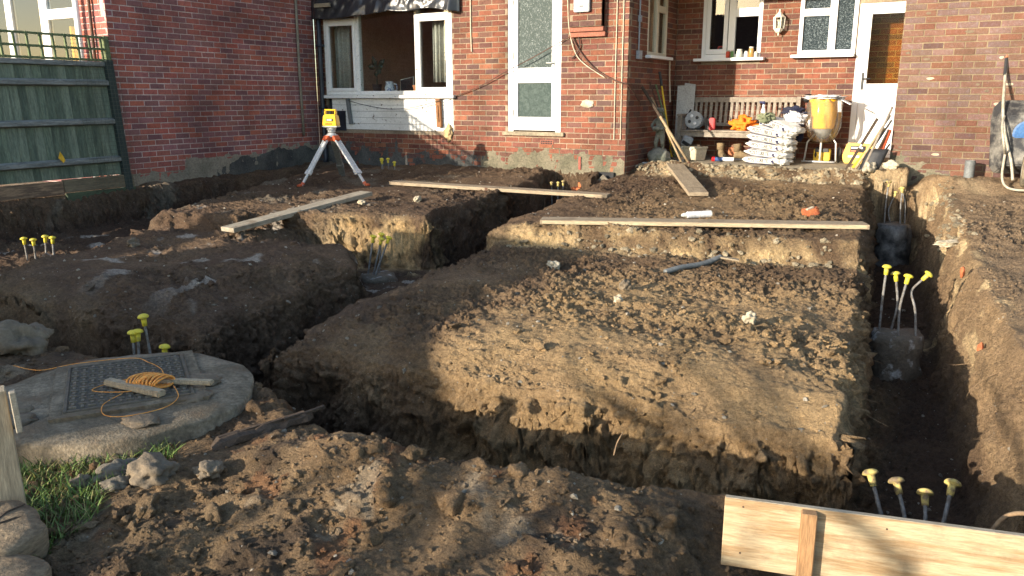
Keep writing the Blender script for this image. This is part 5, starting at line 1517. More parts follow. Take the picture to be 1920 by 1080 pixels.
# ---- bits on and around the bags
bt = thing('plastic_bottle', 'white spray bottle standing behind the top of the cement bags', 'bottle', (-2.79, 11.98, bz+.424))
mb = MB(); mb.lathe([(.04,0),(.045,.01),(.045,.22),(.03,.30),(.018,.33),(.018,.37)], (-2.79, 11.98, bz+.425), 18); mb.build('body', 'tube_white', bt, smooth=True)
mb = MB(); mb.lathe([(.02,.37),(.022,.40),(.012,.415)], (-2.79, 11.98, bz+.425), 14); mb.box(-2.85,-2.78,11.97,11.99,bz+.815,bz+.84); mb.build('trigger', 'ink_blue', bt)
mb = MB(); mb.box(-2.815,-2.765,11.932,11.936,bz+.52,bz+.66); mb.build('label_print', 'ink_blue', bt)
fr_ = thing('work_gloves', 'muddy green work gloves dropped on top of the cement bags', 'gloves', (-2.66, 11.62, tb))
blob('glove', 'leaf_grey', (-2.68, 11.60, tb+.05), (.085,.06,.06), 51, .8, 2.6, 3, fr_)
blob('glove', 'leaf_grey', (-2.60, 11.64, tb+.055), (.06,.05,.045), 53, .8, 2.6, 3, fr_)
for k in range(4):
    a = .6+k*.7; mb = MB(); c0 = Vector((-2.68, 11.58, tb+.05)); mb.tube([c0, c0+Vector((.07*math.cos(a), -.02, .05*math.sin(a))), c0+Vector((.11*math.cos(a), -.03, .075*math.sin(a)))], [.016,.014,.009], 7); mb.build('finger', 'leaf_grey', fr_, smooth=True)
jk = thing('bundled_jacket', 'crumpled white and navy jacket heaped at the right end of the bench', 'jacket', (-2.32, 11.95, bz+.5))
blob('white_lining', 'white_cloth', (-2.33, 11.86, bz+.60), (.15,.11,.09), 61, .75, 2.4, 4, jk)
blob('navy_shell', 'navy_cloth', (-2.36, 11.95, bz+.70), (.14,.10,.06), 62, .75, 2.4, 4, jk)
blob('sleeve', 'navy_cloth', (-2.27, 11.88, bz+.45), (.075,.07,.15), 63, .6, 2.2, 4, jk)
oc = tag(blob('orange_cloth', 'orange_cloth', (-3.06, 12.02, bz+.50), (.17,.12,.105), 71, .85, 2.3, 4, None, flat=-.7), 'crumpled bright orange high visibility cloth on the bench seat', 'cloth')
# cable reel
cr = thing('cable_reel', 'round grey extension cable reel on the left end of the bench', 'cable reel', (-3.80, 12.0, bz+.424))
Mx = Matrix.Rotation(R(90-12), 3, 'X')
mb = MB(); mb.lathe([(.125,-.012),(.13,-.006),(.13,.006),(.12,.010),(.04,.012)], (-3.80, 11.98, bz+.57), 28, Mx); mb.build('drum_face', 'reel_grey', cr)
mb = MB(); mb.lathe([(.09,-.09),(.09,-.013)], (-3.80, 11.98, bz+.57), 24, Mx); mb.build('cable_coil', 'cable_black', cr)
mb = MB(); mb.lathe([(.125,-.105),(.125,-.092)], (-3.80, 11.98, bz+.57), 24, Mx); mb.build('drum_back', 'reel_grey', cr)
for k in range(4):
    a = k*1.57+.5; p = Vector((.062*math.cos(a), .062*math.sin(a), .013))
    mb = MB(); mb.lathe([(.024,0),(.024,.006),(.02,.009)], Vector((-3.80, 11.98, bz+.57)) + Mx @ p, 14, Mx); mb.build('socket', 'tube_white' if k % 2 else 'black_plastic', cr)
mb = MB(); mb.box(-3.90,-3.68,11.95,12.10,bz+.425,bz+.445); mb.tube([(-3.9,12.02,bz+.44),(-3.92,12.02,bz+.60),(-3.86,12.02,bz+.72)], .012, 8); mb.build('stand', 'black_plastic', cr)
rbx = thing('red_box', 'small upright red plastic case on the bench seat', 'case', (-3.54, 12.0, bz+.424))
mb = MB(); mb.box(-3.56,-3.48,11.96,12.04,bz+.425,bz+.60); mb.build('front', 'red_plastic', rbx, bevel=.01)
mb = MB(); mb.box(-3.62,-3.561,11.965,12.045,bz+.425,bz+.595); mb.build('back', 'black_plastic', rbx, bevel=.008)
# toolbox
tz = pz(11.85)
tbx = thing('toolbox', 'cream plastic toolbox with a tilted lid tray in front of the bench', 'toolbox', (-3.74, 11.80, tz), (0,0,R(-24)))
V = [(-.16,-.11,0),(.16,-.11,0),(.16,.11,0),(-.16,.11,0),(-.18,-.125,.17),(.18,-.125,.17),(.18,.125,.17),(-.18,.125,.17)]
mb = MB(); mb.add(V, [(0,3,2,1),(4,5,6,7),(0,1,5,4),(1,2,6,5),(2,3,7,6),(3,0,4,7)]); mb.build('box', 'toolbox_cream', tbx, bevel=.010, local=True)
mb = MB(); mb.box(-.19,.19,-.135,.135,.172,.20); mb.build('lid', 'toolbox_cream', tbx, bevel=.008, local=True)
for s_ in (-.09,.09):
    mb = MB(); mb.box(s_-.02,s_+.02,-.142,-.13,.145,.19); mb.build('catch', 'label_grey', tbx, bevel=.003, local=True)
mb = MB(); mb.obox((-.04,-.02,.215),(.13,.05,.215), .03, .022); mb.build('trowel', 'dark_wood', tag(tbx), local=True)
rd = thing('small_radio', 'small grey device resting on the cream toolbox lid', 'device', (-3.82, 11.83, tz+.20))
mb = MB(); mb.obox((-3.86,11.83,tz+.21),(-3.80,11.80,tz+.335), .15, .07, (.3,-.9,0)); mb.build('case', 'grey_plastic', rd, bevel=.012)
mb = MB(); mb.obox((-3.855,11.79,tz+.22),(-3.825,11.775,tz+.26), .11, .012, (.3,-.9,0)); mb.build('keypad', 'black_plastic', rd)
# boots, foam tube
for i, (bx_, by_, lb) in enumerate(((-3.36, 12.02, 'left tan work boot under the bench, toe turned out'), (-3.06, 12.06, 'right tan work boot under the bench by the cement bags'))):
    zb = pz(by_); b_ = thing('work_boot', lb, 'boot', (bx_, by_, zb), (0,0,R(-60+70*i)))
    prof = [(-.02,.0,.05,.0),(-.02,.10,.052,.0)]
    V = []; F = []; n = 12
    secs = [(-.13,.045,.05),(-.10,.05,.16),(-.06,.048,.17),(-.02,.05,.115),(.04,.05,.085),(.10,.052,.075),(.145,.045,.06),(.165,.02,.04)]
    for X_, hw, hh in secs:
        for k in range(n):
            a = 2*math.pi*k/n; V.append((X_, hw*math.cos(a), .02+hh/2+hh/2*math.sin(a)))
    for j in range(len(secs)-1):
        for k in range(n): F.append((j*n+k, (j+1)*n+k, (j+1)*n+(k+1) % n, j*n+(k+1) % n))
    F.append(tuple(range(n))); F.append(tuple((len(secs)-1)*n+k for k in range(n))[::-1])
    mb = MB(); mb.add(V, F); mb.build('upper', 'boot_leather', b_, smooth=True, local=True)
    mb = MB(); mb.tube([(-.08,0,.12),(-.085,0,.20),(-.09,0,.235)], [.058,.056,.062], 12); mb.build('shaft', 'boot_leather', b_, smooth=True, local=True)
    mb = MB(); mb.prism([(-.14,-.045),(-.02,-.04),(.06,-.052),(.14,-.045),(.172,0),(.14,.045),(.06,.052),(-.02,.04),(-.14,.045)], 0, .026); mb.build('sole', 'black_plastic', b_, local=True, bevel=.004)
bk_ = thing('loose_brick', 'pale orange loose brick standing under the bench between the boots', 'brick', (-3.18,12.16,pz(12.16))); mb = MB(); mb.box(-3.29,-3.08,12.10,12.2,pz(12.16)+.05,pz(12.16)+.17); mb.box(-3.28,-3.09,12.105,12.195,pz(12.16),pz(12.16)+.048); mb.build('block', 'brick_right_plain' if 'brick_right_plain' in MATS else 'terracotta', bk_, bevel=.005)
zt_ = pz(11.75)+.034
tu = thing('foam_tube', 'blue and white sealant tube with a red nozzle end on the paving', 'tube', (-3.28, 11.78, pz(11.75)))
a_ = Vector((-3.42, 11.72, zt_)); b_ = Vector((-3.12, 11.80, zt_)); d_ = b_-a_
mb = MB(); mb.tube([a_+d_*.14, a_+d_*.5], .031, 16); mb.build('blue_part', 'tube_blue', tu, smooth=False)
mb = MB(); mb.tube([a_+d_*.5, a_+d_], .0305, 16); mb.build('white_part', 'tube_white', tu)
mb = MB(); mb.tube([a_, a_+d_*.03, a_+d_*.14], [.024,.033,.033], 16); mb.build('red_cap', 'red_plastic', tu)
# ---- statue of a child on a rock
sx0, sy0, sz0 = -4.06, 11.28, pz(11.28)
stt = thing('garden_statue', 'mossy grey stone garden statue of a child on a rock beside the poles', 'statue', (sx0, sy0, sz0))
blob('rock_base', 'stone_statue', (sx0, sy0, sz0+.09), (.17,.15,.12), 81, .35, 1.8, 3, stt, flat=-.75)
def skin(name, verts, edges, radii, m, parent, root=0, sub=2):
    me = bpy.data.meshes.new(name); inv = wmat(parent).inverted()
    me.from_pydata([tuple(inv @ Vector(v)) for v in verts], edges, [])
    o = bpy.data.objects.new(name, me); col.objects.link(o); o.parent = parent
    md = o.modifiers.new('skin', 'SKIN'); md.use_smooth_shade = True
    sk = me.skin_vertices[0].data if me.skin_vertices else None
    if sk is None:
        bm = bmesh.new(); bm.from_mesh(me); bm.verts.layers.skin.verify(); bm.to_mesh(me); bm.free(); sk = me.skin_vertices[0].data
    for i, r_ in enumerate(radii): sk[i].radius = (r_, r_) if not isinstance(r_, tuple) else r_
    sk[root].use_root = True
    s_ = o.modifiers.new('sub', 'SUBSURF'); s_.levels = sub; s_.render_levels = sub
    me.materials.append(MATS[m]); return o
def sp(a, b, c): return (sx0+a, sy0+b, sz0+.18+c)
vts = [sp(0,0,.24), sp(.0,0,.34), sp(-.01,-.01,.42), sp(-.01,-.01,.46), sp(-.015,-.03,.53),   # pelvis, chest, upper chest, neck, head
       sp(-.035,0,.19), sp(-.05,-.03,.10), sp(-.055,.0,.01), sp(-.06,-.05,.0),                  # left leg
       sp(.035,0,.19), sp(.06,-.055,.115), sp(.05,.0,.03), sp(.055,-.05,.025),                  # right leg
       sp(-.07,0,.42), sp(-.125,-.02,.35), sp(-.075,-.085,.31), sp(-.045,-.10,.305),            # left arm
       sp(.06,0,.42), sp(.10,-.03,.34), sp(.03,-.09,.30), sp(.0,-.10,.30)]
eds = [(0,1),(1,2),(2,3),(3,4),(0,5),(5,6),(6,7),(7,8),(0,9),(9,10),(10,11),(11,12),(2,13),(13,14),(14,15),(15,16),(2,17),(17,18),(18,19),(19,20)]
rad = [(.062,.05),(.058,.045),(.06,.042),.026,.062,.043,.032,.022,.018,.043,.032,.022,.018,.030,.023,.018,.015,.030,.023,.018,.015]
skin('figure', vts, eds, rad, 'stone_statue', stt)
for s_ in (-1, 1):
    for k in range(4):
        h_ = Vector(sp(-.045, -.10, .305)) if s_ < 0 else Vector(sp(.0, -.10, .30))
        mb = MB(); d_ = Vector((.02, -.01, .012-.008*k)) if s_ < 0 else Vector((-.02, -.012, .012-.008*k)); mb.tube([h_, h_+d_, h_+d_*1.6], [.006,.0055,.004], 6); mb.build('finger', 'stone_statue', stt, smooth=True)
blob('held_bird', 'stone_statue', sp(-.02,-.12,.31), (.06,.035,.035), 84, .3, 1.5, 3, stt)
for s_ in (-1, 1):
    blob('hair', 'stone_statue', sp(-.015+s_*.022,-.018,.565), (.042,.055,.035), 85+s_, .4, 2.5, 3, stt)
mb = MB(); mb.tube([sp(-.015,-.088,.545), sp(-.015,-.103,.525)], [.006,.011], 8); mb.build('nose', 'stone_statue', stt, smooth=True)
# ---- poles and boards leaning in the corner
def pole(name, label, a, b, r_, m, parts=()):
    t_ = thing(name, label, 'pole', a)
    mb = MB(); mb.tube([Vector(a), Vector(a).lerp(Vector(b), .5), Vector(b)], r_, 10); mb.build('shaft', m, t_, smooth=True)
    for (t0, t1, rr_, mm, nm) in parts:
        mb = MB(); mb.tube([Vector(a).lerp(Vector(b), t0), Vector(a).lerp(Vector(b), t1)], rr_, 10); mb.build(nm, mm, t_)
    return t_
pole('digging_bar', 'long pale wooden pole leaning from the paving edge to the recess wall', (-3.50,10.98,pz(10.98)+.02), (-4.24,10.97,1.76), .019, 'pole_wood', ((.62,1.0,.0215,'dark_wood','dark_handle'),(.0,.04,.024,'steel_rust','tip')))
pole('second_pole', 'brown pole leaning just behind the long pale pole', (-3.66,11.12,pz(11.1)+.02), (-4.22,11.3,1.62), .016, 'pole_wood')
pole('garden_rod', 'yellow green handle with a black grip behind the statue', (-3.98,11.62,pz(11.6)+.02), (-4.22,11.60,1.98), .014, 'level_yellow', ((.84,1.0,.019,'black_plastic','grip'),))
pole('olive_rod', 'olive handle leaning beside the yellow green handle', (-3.95,11.7,pz(11.7)+.02), (-4.235,11.5,1.80), .013, 'trellis_wood')
pole('iron_bar', 'thin dark iron bar leaning behind the statue', (-3.9,11.5,pz(11.5)+.02), (-4.25,11.3,1.83), .009, 'steel_rust')
lb_ = thing('leaning_board', 'pale grey board with a notched top leaning in the recess corner', 'board', (-4.0,12.1,pz(12.1)))
mb = MB(); P0 = Vector((-4.10,12.02,pz(12.0)+.01)); U = Vector((.26,.10,0)); T = Vector((-.10,.26,1.10)); nrm = U.cross(T).normalized()*.012
q = [(0,0),(.80,0),(1.0,.62),(1.06,.98),(.48,1.0),(.47,.965),(.10,.96)]
a_ = [P0+U*u+T*t for u, t in q]; n = len(q)
mb.add([p for p in a_]+[p+nrm for p in a_], [tuple(range(n)), tuple(range(n,2*n))[::-1]]+[(i,n+i,n+(i+1) % n,(i+1) % n) for i in range(n)]); mb.build('panel', 'grey_board', lb_)
mb = MB(); mb.tube([P0+U*.42+T*.05-nrm*.3, P0+U*.45+T*.9-nrm*.3], .003, 5); mb.build('board_joint', 'dark_wood', lb_)
for k, (a, b, m_, lb) in enumerate((((-4.2,10.98),(-3.72,11.05),'grey_plastic','blue grey plastic offcut lying at the recess corner'),((-4.15,11.08),(-3.62,10.98),'root','thin brown batten lying at the recess corner'))):
    mb = MB(); mb.obox((a[0],a[1],pz(a[1])+.02),(b[0],b[1],pz(b[1])+.02), .05 if k == 0 else .03, .03); tag(mb.build('offcut', m_, None, bevel=.004), lb, 'offcut')
br = thing('hand_brush', 'dark bristle brush lying beside the statue', 'brush', (-3.86,11.42,pz(11.4)))
mb = MB(); mb.obox((-3.96,11.40,pz(11.4)+.06),(-3.74,11.46,pz(11.4)+.06), .05, .03); mb.build('stock', 'dark_wood', br, bevel=.005)
mb = MB(); mb.obox((-3.95,11.40,pz(11.4)+.022),(-3.75,11.455,pz(11.4)+.022), .055, .044); mb.build('bristles', 'black_plastic', br)
# ---- yellow hopper under a plastic bag
hx, hy = -1.98, 12.05; hz = pz(hy)
hp = thing('seed_hopper', 'yellow hopper on a wheeled tube stand under a clear plastic bag', 'hopper', (hx, hy, hz))
mb = MB(); mb.lathe([(.13,.47),(.145,.49),(.185,.82),(.205,.835),(.205,.87),(.19,.87)], (hx,hy,hz), 28); mb.build('bucket', 'yellow_hopper', hp, smooth=True)
mb = MB(); mb.lathe([(.03,.33),(.10,.40),(.13,.505),(.13,.51)], (hx,hy,hz), 24); mb.build('lower_cone', 'alu_grey', hp, smooth=True)
mb = MB(); mb.tube([(hx,hy-.03,hz+.03),(hx,hy-.03,hz+.52)], .014, 10); mb.tube([(hx-.24,hy-.05,hz+.02),(hx+.2,hy-.05,hz+.02)], .013, 8); mb.build('stand_pole', 'aluminium', hp, smooth=True)
for s_ in (-1, 1):
    mb = MB(); mb.tube([(hx+s_*.10,hy,hz+.40),(hx+s_*.19,hy-.01,hz+.28),(hx+s_*.21,hy-.03,hz+.03)], .012, 8); mb.build('bent_leg', 'aluminium', hp, smooth=True)
Mw = Matrix.Rotation(R(90), 3, 'Y')
for s_ in (-.07, .22):
    mb = MB(); mb.lathe([(.03,-.02),(.10,-.018),(.11,0),(.10,.018),(.03,.02)], (hx+s_,hy+.12,hz+.11), 20, Mw); mb.build('wheel', 'black_plastic', hp)
mb = MB(); mb.box(hx-.10,hx+.12,hy+.02,hy+.14,hz+.03,hz+.19); mb.build('gear_case', 'level_yellow', hp, bevel=.01)
mb = MB(); mb.box(hx-.08,hx+.10,hy-.005,hy+.02,hz+.15,hz+.20); mb.build('gear_cover', 'black_plastic', hp, bevel=.006)
V = []; F = []; n = 48
prf = [(.03,.28),(.13,.30),(.19,.38),(.225,.50),(.23,.65),(.225,.80),(.205,.88),(.20,.90)]
rs_ = np.random.RandomState(3)
for r_, zz in prf:
    for k in range(n):
        a = 2*math.pi*k/n; q = r_*(1+.10*float(noise3(np.array([math.cos(a)*2.6]), np.array([math.sin(a)*2.6]), np.array([zz*4.0]), 91)[0])+.05*math.sin(9*a+zz*7))
        V.append((hx+q*math.cos(a), hy+q*math.sin(a), hz+zz))
for j in range(len(prf)-1):
    for k in range(n): F.append((j*n+k, j*n+(k+1) % n, (j+1)*n+(k+1) % n, (j+1)*n+k))
mb = MB(); mb.add(V, F); mb.build('plastic_cover', 'clear_film', hp, smooth=True)
blob('white_wrap', 'white_cloth', (hx,hy,hz+.895), (.24,.20,.030), 93, .6, 3.0, 4, hp)
mb = MB(); mb.obox((hx+.20,hy-.05,hz+.88),(hx+.36,hy-.10,hz+.80), .09, .01); mb.obox((hx+.2,hy-.1,hz+.87),(hx+.22,hy-.12,hz+.70), .05, .008); mb.build('loose_flap', 'white_cloth', hp)
blob('dark_coil', 'black_plastic', (hx-.25,hy+.12,hz+.88), (.06,.06,.06), 95, .3, 2, 3, hp)
# ---- yellow case and leaning tools by the kitchen door
yc = thing('tool_case', 'yellow plastic tool case with a printed label at the foot of the kitchen door', 'case', (-1.50,12.10,pz(12.1)), (R(-8),0,R(-4)))
V = [(-.17,-.06,0),(.20,-.06,0),(.20,.06,0),(-.17,.06,0),(-.20,-.06,.10),(.21,-.06,.10),(.21,.06,.10),(-.20,.06,.10),(-.15,-.06,.28),(.20,-.06,.28),(.20,.06,.28),(-.15,.06,.28)]
mb = MB(); mb.add(V, [(0,3,2,1),(8,9,10,11)]+[(r*4+k, r*4+(k+1) % 4, r*4+4+(k+1) % 4, r*4+4+k) for r in range(2) for k in range(4)]); mb.build('shell', 'level_yellow', yc, local=True, bevel=.014)
mb = MB(); mb.box(-.10,.10,-.0635,-.0605,.15,.24); mb.build('printed_label', 'ink_black', yc, local=True)
mb = MB(); mb.box(-.09,.06,-.0655,-.0637,.20,.225); mb.build('label_band', 'label_grey', yc, local=True)
mb = MB(); mb.box(-.09,.02,-.0655,-.0637,.16,.18); mb.build('label_stripe', 'orange_plastic', yc, local=True)
mb = MB(); mb.box(-.12,.03,-.066,-.061,.08,.11); mb.build('handle', 'label_grey', yc, local=True, bevel=.003)
TL = [((-1.50,10.98),(-1.20,11.18,1.36),.018,.012,'dark_wood','box','grey timber straight edge leaning at the corner of the wing'),
      ((-1.45,10.98),(-1.10,11.20,1.24),.016,.014,'level_yellow','box','yellow spirit level leaning among the tools by the wing'),
      ((-1.40,10.96),(-1.06,11.19,1.40),.015,.015,'pole_wood','rod','wooden spade handle leaning at the corner of the wing'),
      ((-1.36,10.97),(-1.04,11.21,1.34),.013,.013,'grey_metal','rod','grey metal rod leaning among the tools by the wing'),
      ((-1.30,10.95),(-1.045,11.20,1.50),.015,.015,'bench_wood','rod','tallest wooden handle leaning at the corner of the wing'),
      ((-1.18,11.0),(-1.05,11.19,1.22),.028,.028,'orange_plastic','rod','orange plastic pipe leaning at the corner of the wing'),
      ((-1.22,10.93),(-1.03,11.16,1.05),.012,.012,'steel_rust','rod','short rusty crowbar leaning at the corner of the wing')]
for (a, b, w_, t2, m_, kind, lb) in TL:
    A_ = Vector((a[0], a[1], pz(a[1])+.01)); B_ = Vector(b)
    t_ = thing('leaning_tool', lb, 'tool', A_, group='tools leaning beside the kitchen door')
    mb = MB()
    if kind == 'box':
        mb.obox(A_, B_, w_*2, t2, (.3,-1,.2)); mb.build('length', m_, t_, bevel=.003)
        mb = MB(); mb.obox(A_.lerp(B_,.45), A_.lerp(B_,.52), w_*1.4, t2*1.2, (.3,-1,.2)); mb.build('window' if m_ == 'level_yellow' else 'mark', 'label_grey', t_)
    else:
        mb.tube([A_, A_.lerp(B_,.5), B_], w_, 10); mb.build('shaft', m_, t_, smooth=True)
        mb = MB(); mb.tube([A_-(B_-A_)*.01, A_.lerp(B_,.06)], w_*1.25, 10); mb.build('ferrule', 'grey_metal', t_)
sp_ = thing('spade_blades', 'dark shovel blade standing in front of the leaning tools', 'shovel', (-1.24,10.95,pz(10.95)))
V = []; F = []
for j in range(7):
    for i in range(7):
        u = -1+2*i/6; v = j/6
        V.append((-1.24+.12*u*(1-.25*max(0,.4-v))+.10*v, 10.93+.03*u*u+.10*v, pz(10.9)+.01+.30*v))
for j in range(6):
    for i in range(6): a = j*7+i; F.append((a,a+1,a+8,a+7))
mb = MB(); mb.add(V, F); o = mb.build('blade', 'black_plastic', sp_, smooth=True); md = o.modifiers.new('t','SOLIDIFY'); md.thickness = .004
mb = MB(); mb.tube([(-1.14,11.03,pz(11)+.30),(-1.06,11.17,1.22)], .013, 8); mb.build('shaft', 'dark_wood', sp_)

# ---- lantern
ln = thing('wall_lantern', 'white painted lantern on the recess wall between the two windows', 'lantern', (-2.745, RY-.07, 2.48))
cx, cy = -2.745, RY-.085
mb = MB(); mb.lathe([(.004,.36),(.012,.345),(.014,.325),(.03,.30),(.075,.255),(.086,.25),(.086,.243)], (cx,cy,2.48), 6); mb.build('roof', 'lamp_white', ln)
mb = MB(); mb.lathe([(.010,.0),(.010,.03),(.035,.04),(.05,.058),(.066,.08),(.066,.09)], (cx,cy,2.48), 6); mb.build('base', 'lamp_white', ln)
for k in range(6):
    a = k*math.pi/3; x_, y2 = cx+.068*math.cos(a), cy+.068*math.sin(a)
    mb = MB(); mb.obox((x_,y2,2.57),(cx+.078*math.cos(a),cy+.078*math.sin(a),2.725), .012, .012); mb.build('corner_bar', 'lamp_white', ln)
    a2 = a+math.pi/3; x3, y3 = cx+.066*math.cos(a2), cy+.066*math.sin(a2)
    mb = MB(); mb.add([(cx+.064*math.cos(a),cy+.064*math.sin(a),2.572),(cx+.064*math.cos(a2),cy+.064*math.sin(a2),2.572),(cx+.074*math.cos(a2),cy+.074*math.sin(a2),2.724),(cx+.074*math.cos(a),cy+.074*math.sin(a),2.724)], [(0,1,2,3)]); mb.build('pane', 'glass', ln)
mb = MB(); mb.lathe([(.015,.09),(.017,.12),(.026,.16),(.02,.20),(.006,.22)], (cx,cy,2.48), 12); mb.build('bulb', 'jar_glass', ln, smooth=True)
mb = MB(); mb.box(cx-.03,cx+.03,cy+.03,RY-.002,2.60,2.70); mb.build('wall_bracket', 'lamp_white', ln, bevel=.005)
# ---- jars on the kitchen sill
JS = [(-3.46,'red_tin',.028,.11,'red tin on the kitchen window sill'),(-3.40,'green_tin',.024,.11,'green and white carton on the kitchen window sill'),(-3.29,'jar_glass',.045,.12,'wide clear jar on the kitchen window sill'),(-3.19,'tube_white',.03,.09,'white cup on the kitchen window sill'),(-3.12,'amber',.036,.15,'amber storage jar, tallest on the kitchen window sill'),(-3.05,'jar_glass',.026,.08,'small jar at the right end of the kitchen window sill')]
for (x_, m_, r_, h_, lb) in JS:
    t_ = thing('sill_jar', lb, 'jar', (x_, RY-.055, 2.187))
    mb = MB(); mb.lathe([(r_*.9,0),(r_,.006),(r_,h_*.75),(r_*.8,h_*.85)], (x_,RY-.055,2.188), 16); mb.build('body', m_, t_, smooth=True)
    mb = MB(); mb.lathe([(r_*.84,h_*.85),(r_*.84,h_)], (x_,RY-.055,2.188), 16); mb.build('lid', 'jar_glass' if m_ != 'jar_glass' else 'label_grey', t_)
ck = thing('alarm_clock', 'red square alarm clock behind the kitchen window pane', 'clock', (-3.60, RY+.12, 2.25))
mb = MB(); mb.box(-3.665,-3.555,RY+.08,RY+.12,2.26,2.37); mb.build('case', 'red_plastic', ck, bevel=.012)
mb = MB(); mb.lathe([(.036,0),(.036,.003)], (-3.61,RY+.079,2.315), 20, Matrix.Rotation(R(90),3,'X')); mb.build('dial', 'ink_black', ck)
mb = MB(); mb.box(-4.0,-2.9,RY+.07,RY+.3,2.2,2.245); tag(mb.build('window_board', 'white_paint', None), 'inside sill of the kitchen window', 'sill')
# ---- on the living room sill
mb = MB(); mb.box(-9.62,-7.15,HY+.10,HY+.38,1.64,1.68); tag(mb.build('window_board', 'white_paint', None), 'inside sill of the living room window', 'sill')
pl = thing('pot_plant', 'dark rubber plant behind the centre pane of the living room window', 'plant', (-8.78, HY+.25, 1.68))
mb = MB(); mb.lathe([(.06,0),(.08,.15),(.085,.15)], (-8.78,HY+.25,1.68), 16); mb.build('pot', 'black_plastic', pl)
mb = MB(); mb.tube([(-8.78,HY+.25,1.8),(-8.77,HY+.24,2.1),(-8.76,HY+.24,2.2)], .012, 8); mb.build('stem', 'leaf_dark', pl)
for k, (dx, dz, l_) in enumerate(((.2,.14,.2),(.17,.03,.2),(-.05,.2,.17),(.12,-.08,.17),(-.16,.05,.16),(.02,-.14,.15))):
    A_ = Vector((-8.77,HY+.24,2.08)); B_ = A_+Vector((dx,-.04,dz)); d_ = (B_-A_); sd_ = d_.cross(Vector((0,-1,0))).normalized()*.05
    mb = MB(); mb.add([A_, A_.lerp(B_,.3)+sd_*.8, A_.lerp(B_,.65)+sd_, B_, A_.lerp(B_,.65)-sd_, A_.lerp(B_,.3)-sd_*.8, A_.lerp(B_,.5)+Vector((0,-.015,0))], [(0,1,6),(1,2,6),(2,3,6),(3,4,6),(4,5,6),(5,0,6)]); o = mb.build('leaf', 'leaf_dark', pl, smooth=True)
    md = o.modifiers.new('t','SOLIDIFY'); md.thickness = .003
jg = thing('china_jug', 'blue and white china jug on the living room sill', 'jug', (-8.48,HY+.2,1.68))
mb = MB(); mb.lathe([(.05,0),(.075,.03),(.085,.09),(.065,.14),(.06,.17),(.07,.19)], (-8.48,HY+.2,1.68), 20); mb.build('body', 'china', jg, smooth=True)
loop([(-8.40,HY+.2,1.83),(-8.34,HY+.2,1.82),(-8.34,HY+.2,1.74),(-8.41,HY+.2,1.71)], .009, 'handle', 'china', jg)
pf = thing('picture_frame', 'thin framed dark screen propped on the living room sill', 'frame', (-8.15,HY+.2,1.68))
mb = MB(); mb.obox((-8.12,HY+.19,1.68),(-8.16,HY+.25,1.92), .27, .012, (0,-1,0)); mb.build('frame', 'label_grey', pf)
mb = MB(); mb.obox((-8.12,HY+.183,1.69),(-8.16,HY+.243,1.91), .25, .010, (0,-1,0)); mb.build('screen', 'dark_screen', pf)
tpot = thing('flower_pot', 'small terracotta flower pot at the right of the living room sill', 'pot', (-7.93,HY+.2,1.68))
mb = MB(); mb.lathe([(.05,0),(.068,.10),(.075,.10),(.078,.13),(.07,.13)], (-7.93,HY+.2,1.68), 18); mb.build('pot', 'terracotta', tpot, smooth=False)
mb = MB(); mb.tube([(-7.93,HY+.2,1.80),(-7.92,HY+.2,1.88),(-7.90,HY+.19,1.93)], [.006,.006,.012], 6); mb.build('shoot', 'leaf_dark', tpot)
wp = thing('wall_picture', 'dark red picture on the far wall of the living room', 'picture', (-8.9,HY+3.9,2.6))
mb = MB(); mb.box(-9.55,-9.05,HY+4.1,HY+4.15,2.55,3.15); mb.build('canvas', 'root_red', wp, bevel=.01)
mb = MB(); mb.box(-9.6,-9.0,HY+4.12,HY+4.16,2.5,3.2); mb.build('frame', 'dark_wood', wp)

# ================================================================== WHEELBARROW LEANING ON THE WING
wb_ = thing('wheelbarrow', 'dusty black wheelbarrow leaning upright against the brick wing, handles up', 'wheelbarrow', (.42, 11.0, .62))
# tray: local sheet, underside to the camera ; u across (x), v up, depth towards the camera
V = []; F = []
secs = [(0.0,.21,.0),(.05,.28,.0),(.35,.34,.0),(.70,.37,.0),(.76,.36,.0)]
def tr(u, v, d): return (.42+u*1.08, 11.16-.20*(1-v/.8)-d, .76+v*1.08)
out_ = [(-.28,.0),(-.33,.06),(-.37,.55),(-.36,.68),(-.30,.76),(.30,.76),(.36,.68),(.37,.55),(.33,.06),(.28,.0)]
inn_ = [(-.19,.09),(-.21,.12),(-.24,.50),(-.23,.58),(-.19,.62),(.19,.62),(.23,.58),(.24,.50),(.21,.12),(.19,.09)]
n = len(out_)
V = [tr(u, v, 0) for u, v in out_] + [tr(u*.98, v, .018) for u, v in out_] + [tr(u, v, .20) for u, v in inn_] + [tr(u*.93, .35+(v-.35)*.95, .215) for u, v in inn_]
for r_ in range(3):
    for k in range(n): F.append((r_*n+k, r_*n+(k+1) % n, (r_+1)*n+(k+1) % n, (r_+1)*n+k))
F.append(tuple(3*n+k for k in range(n)))
mb = MB(); mb.add(V, F); mb.build('tray', 'barrow_black', wb_, bevel=.012, smooth=False)
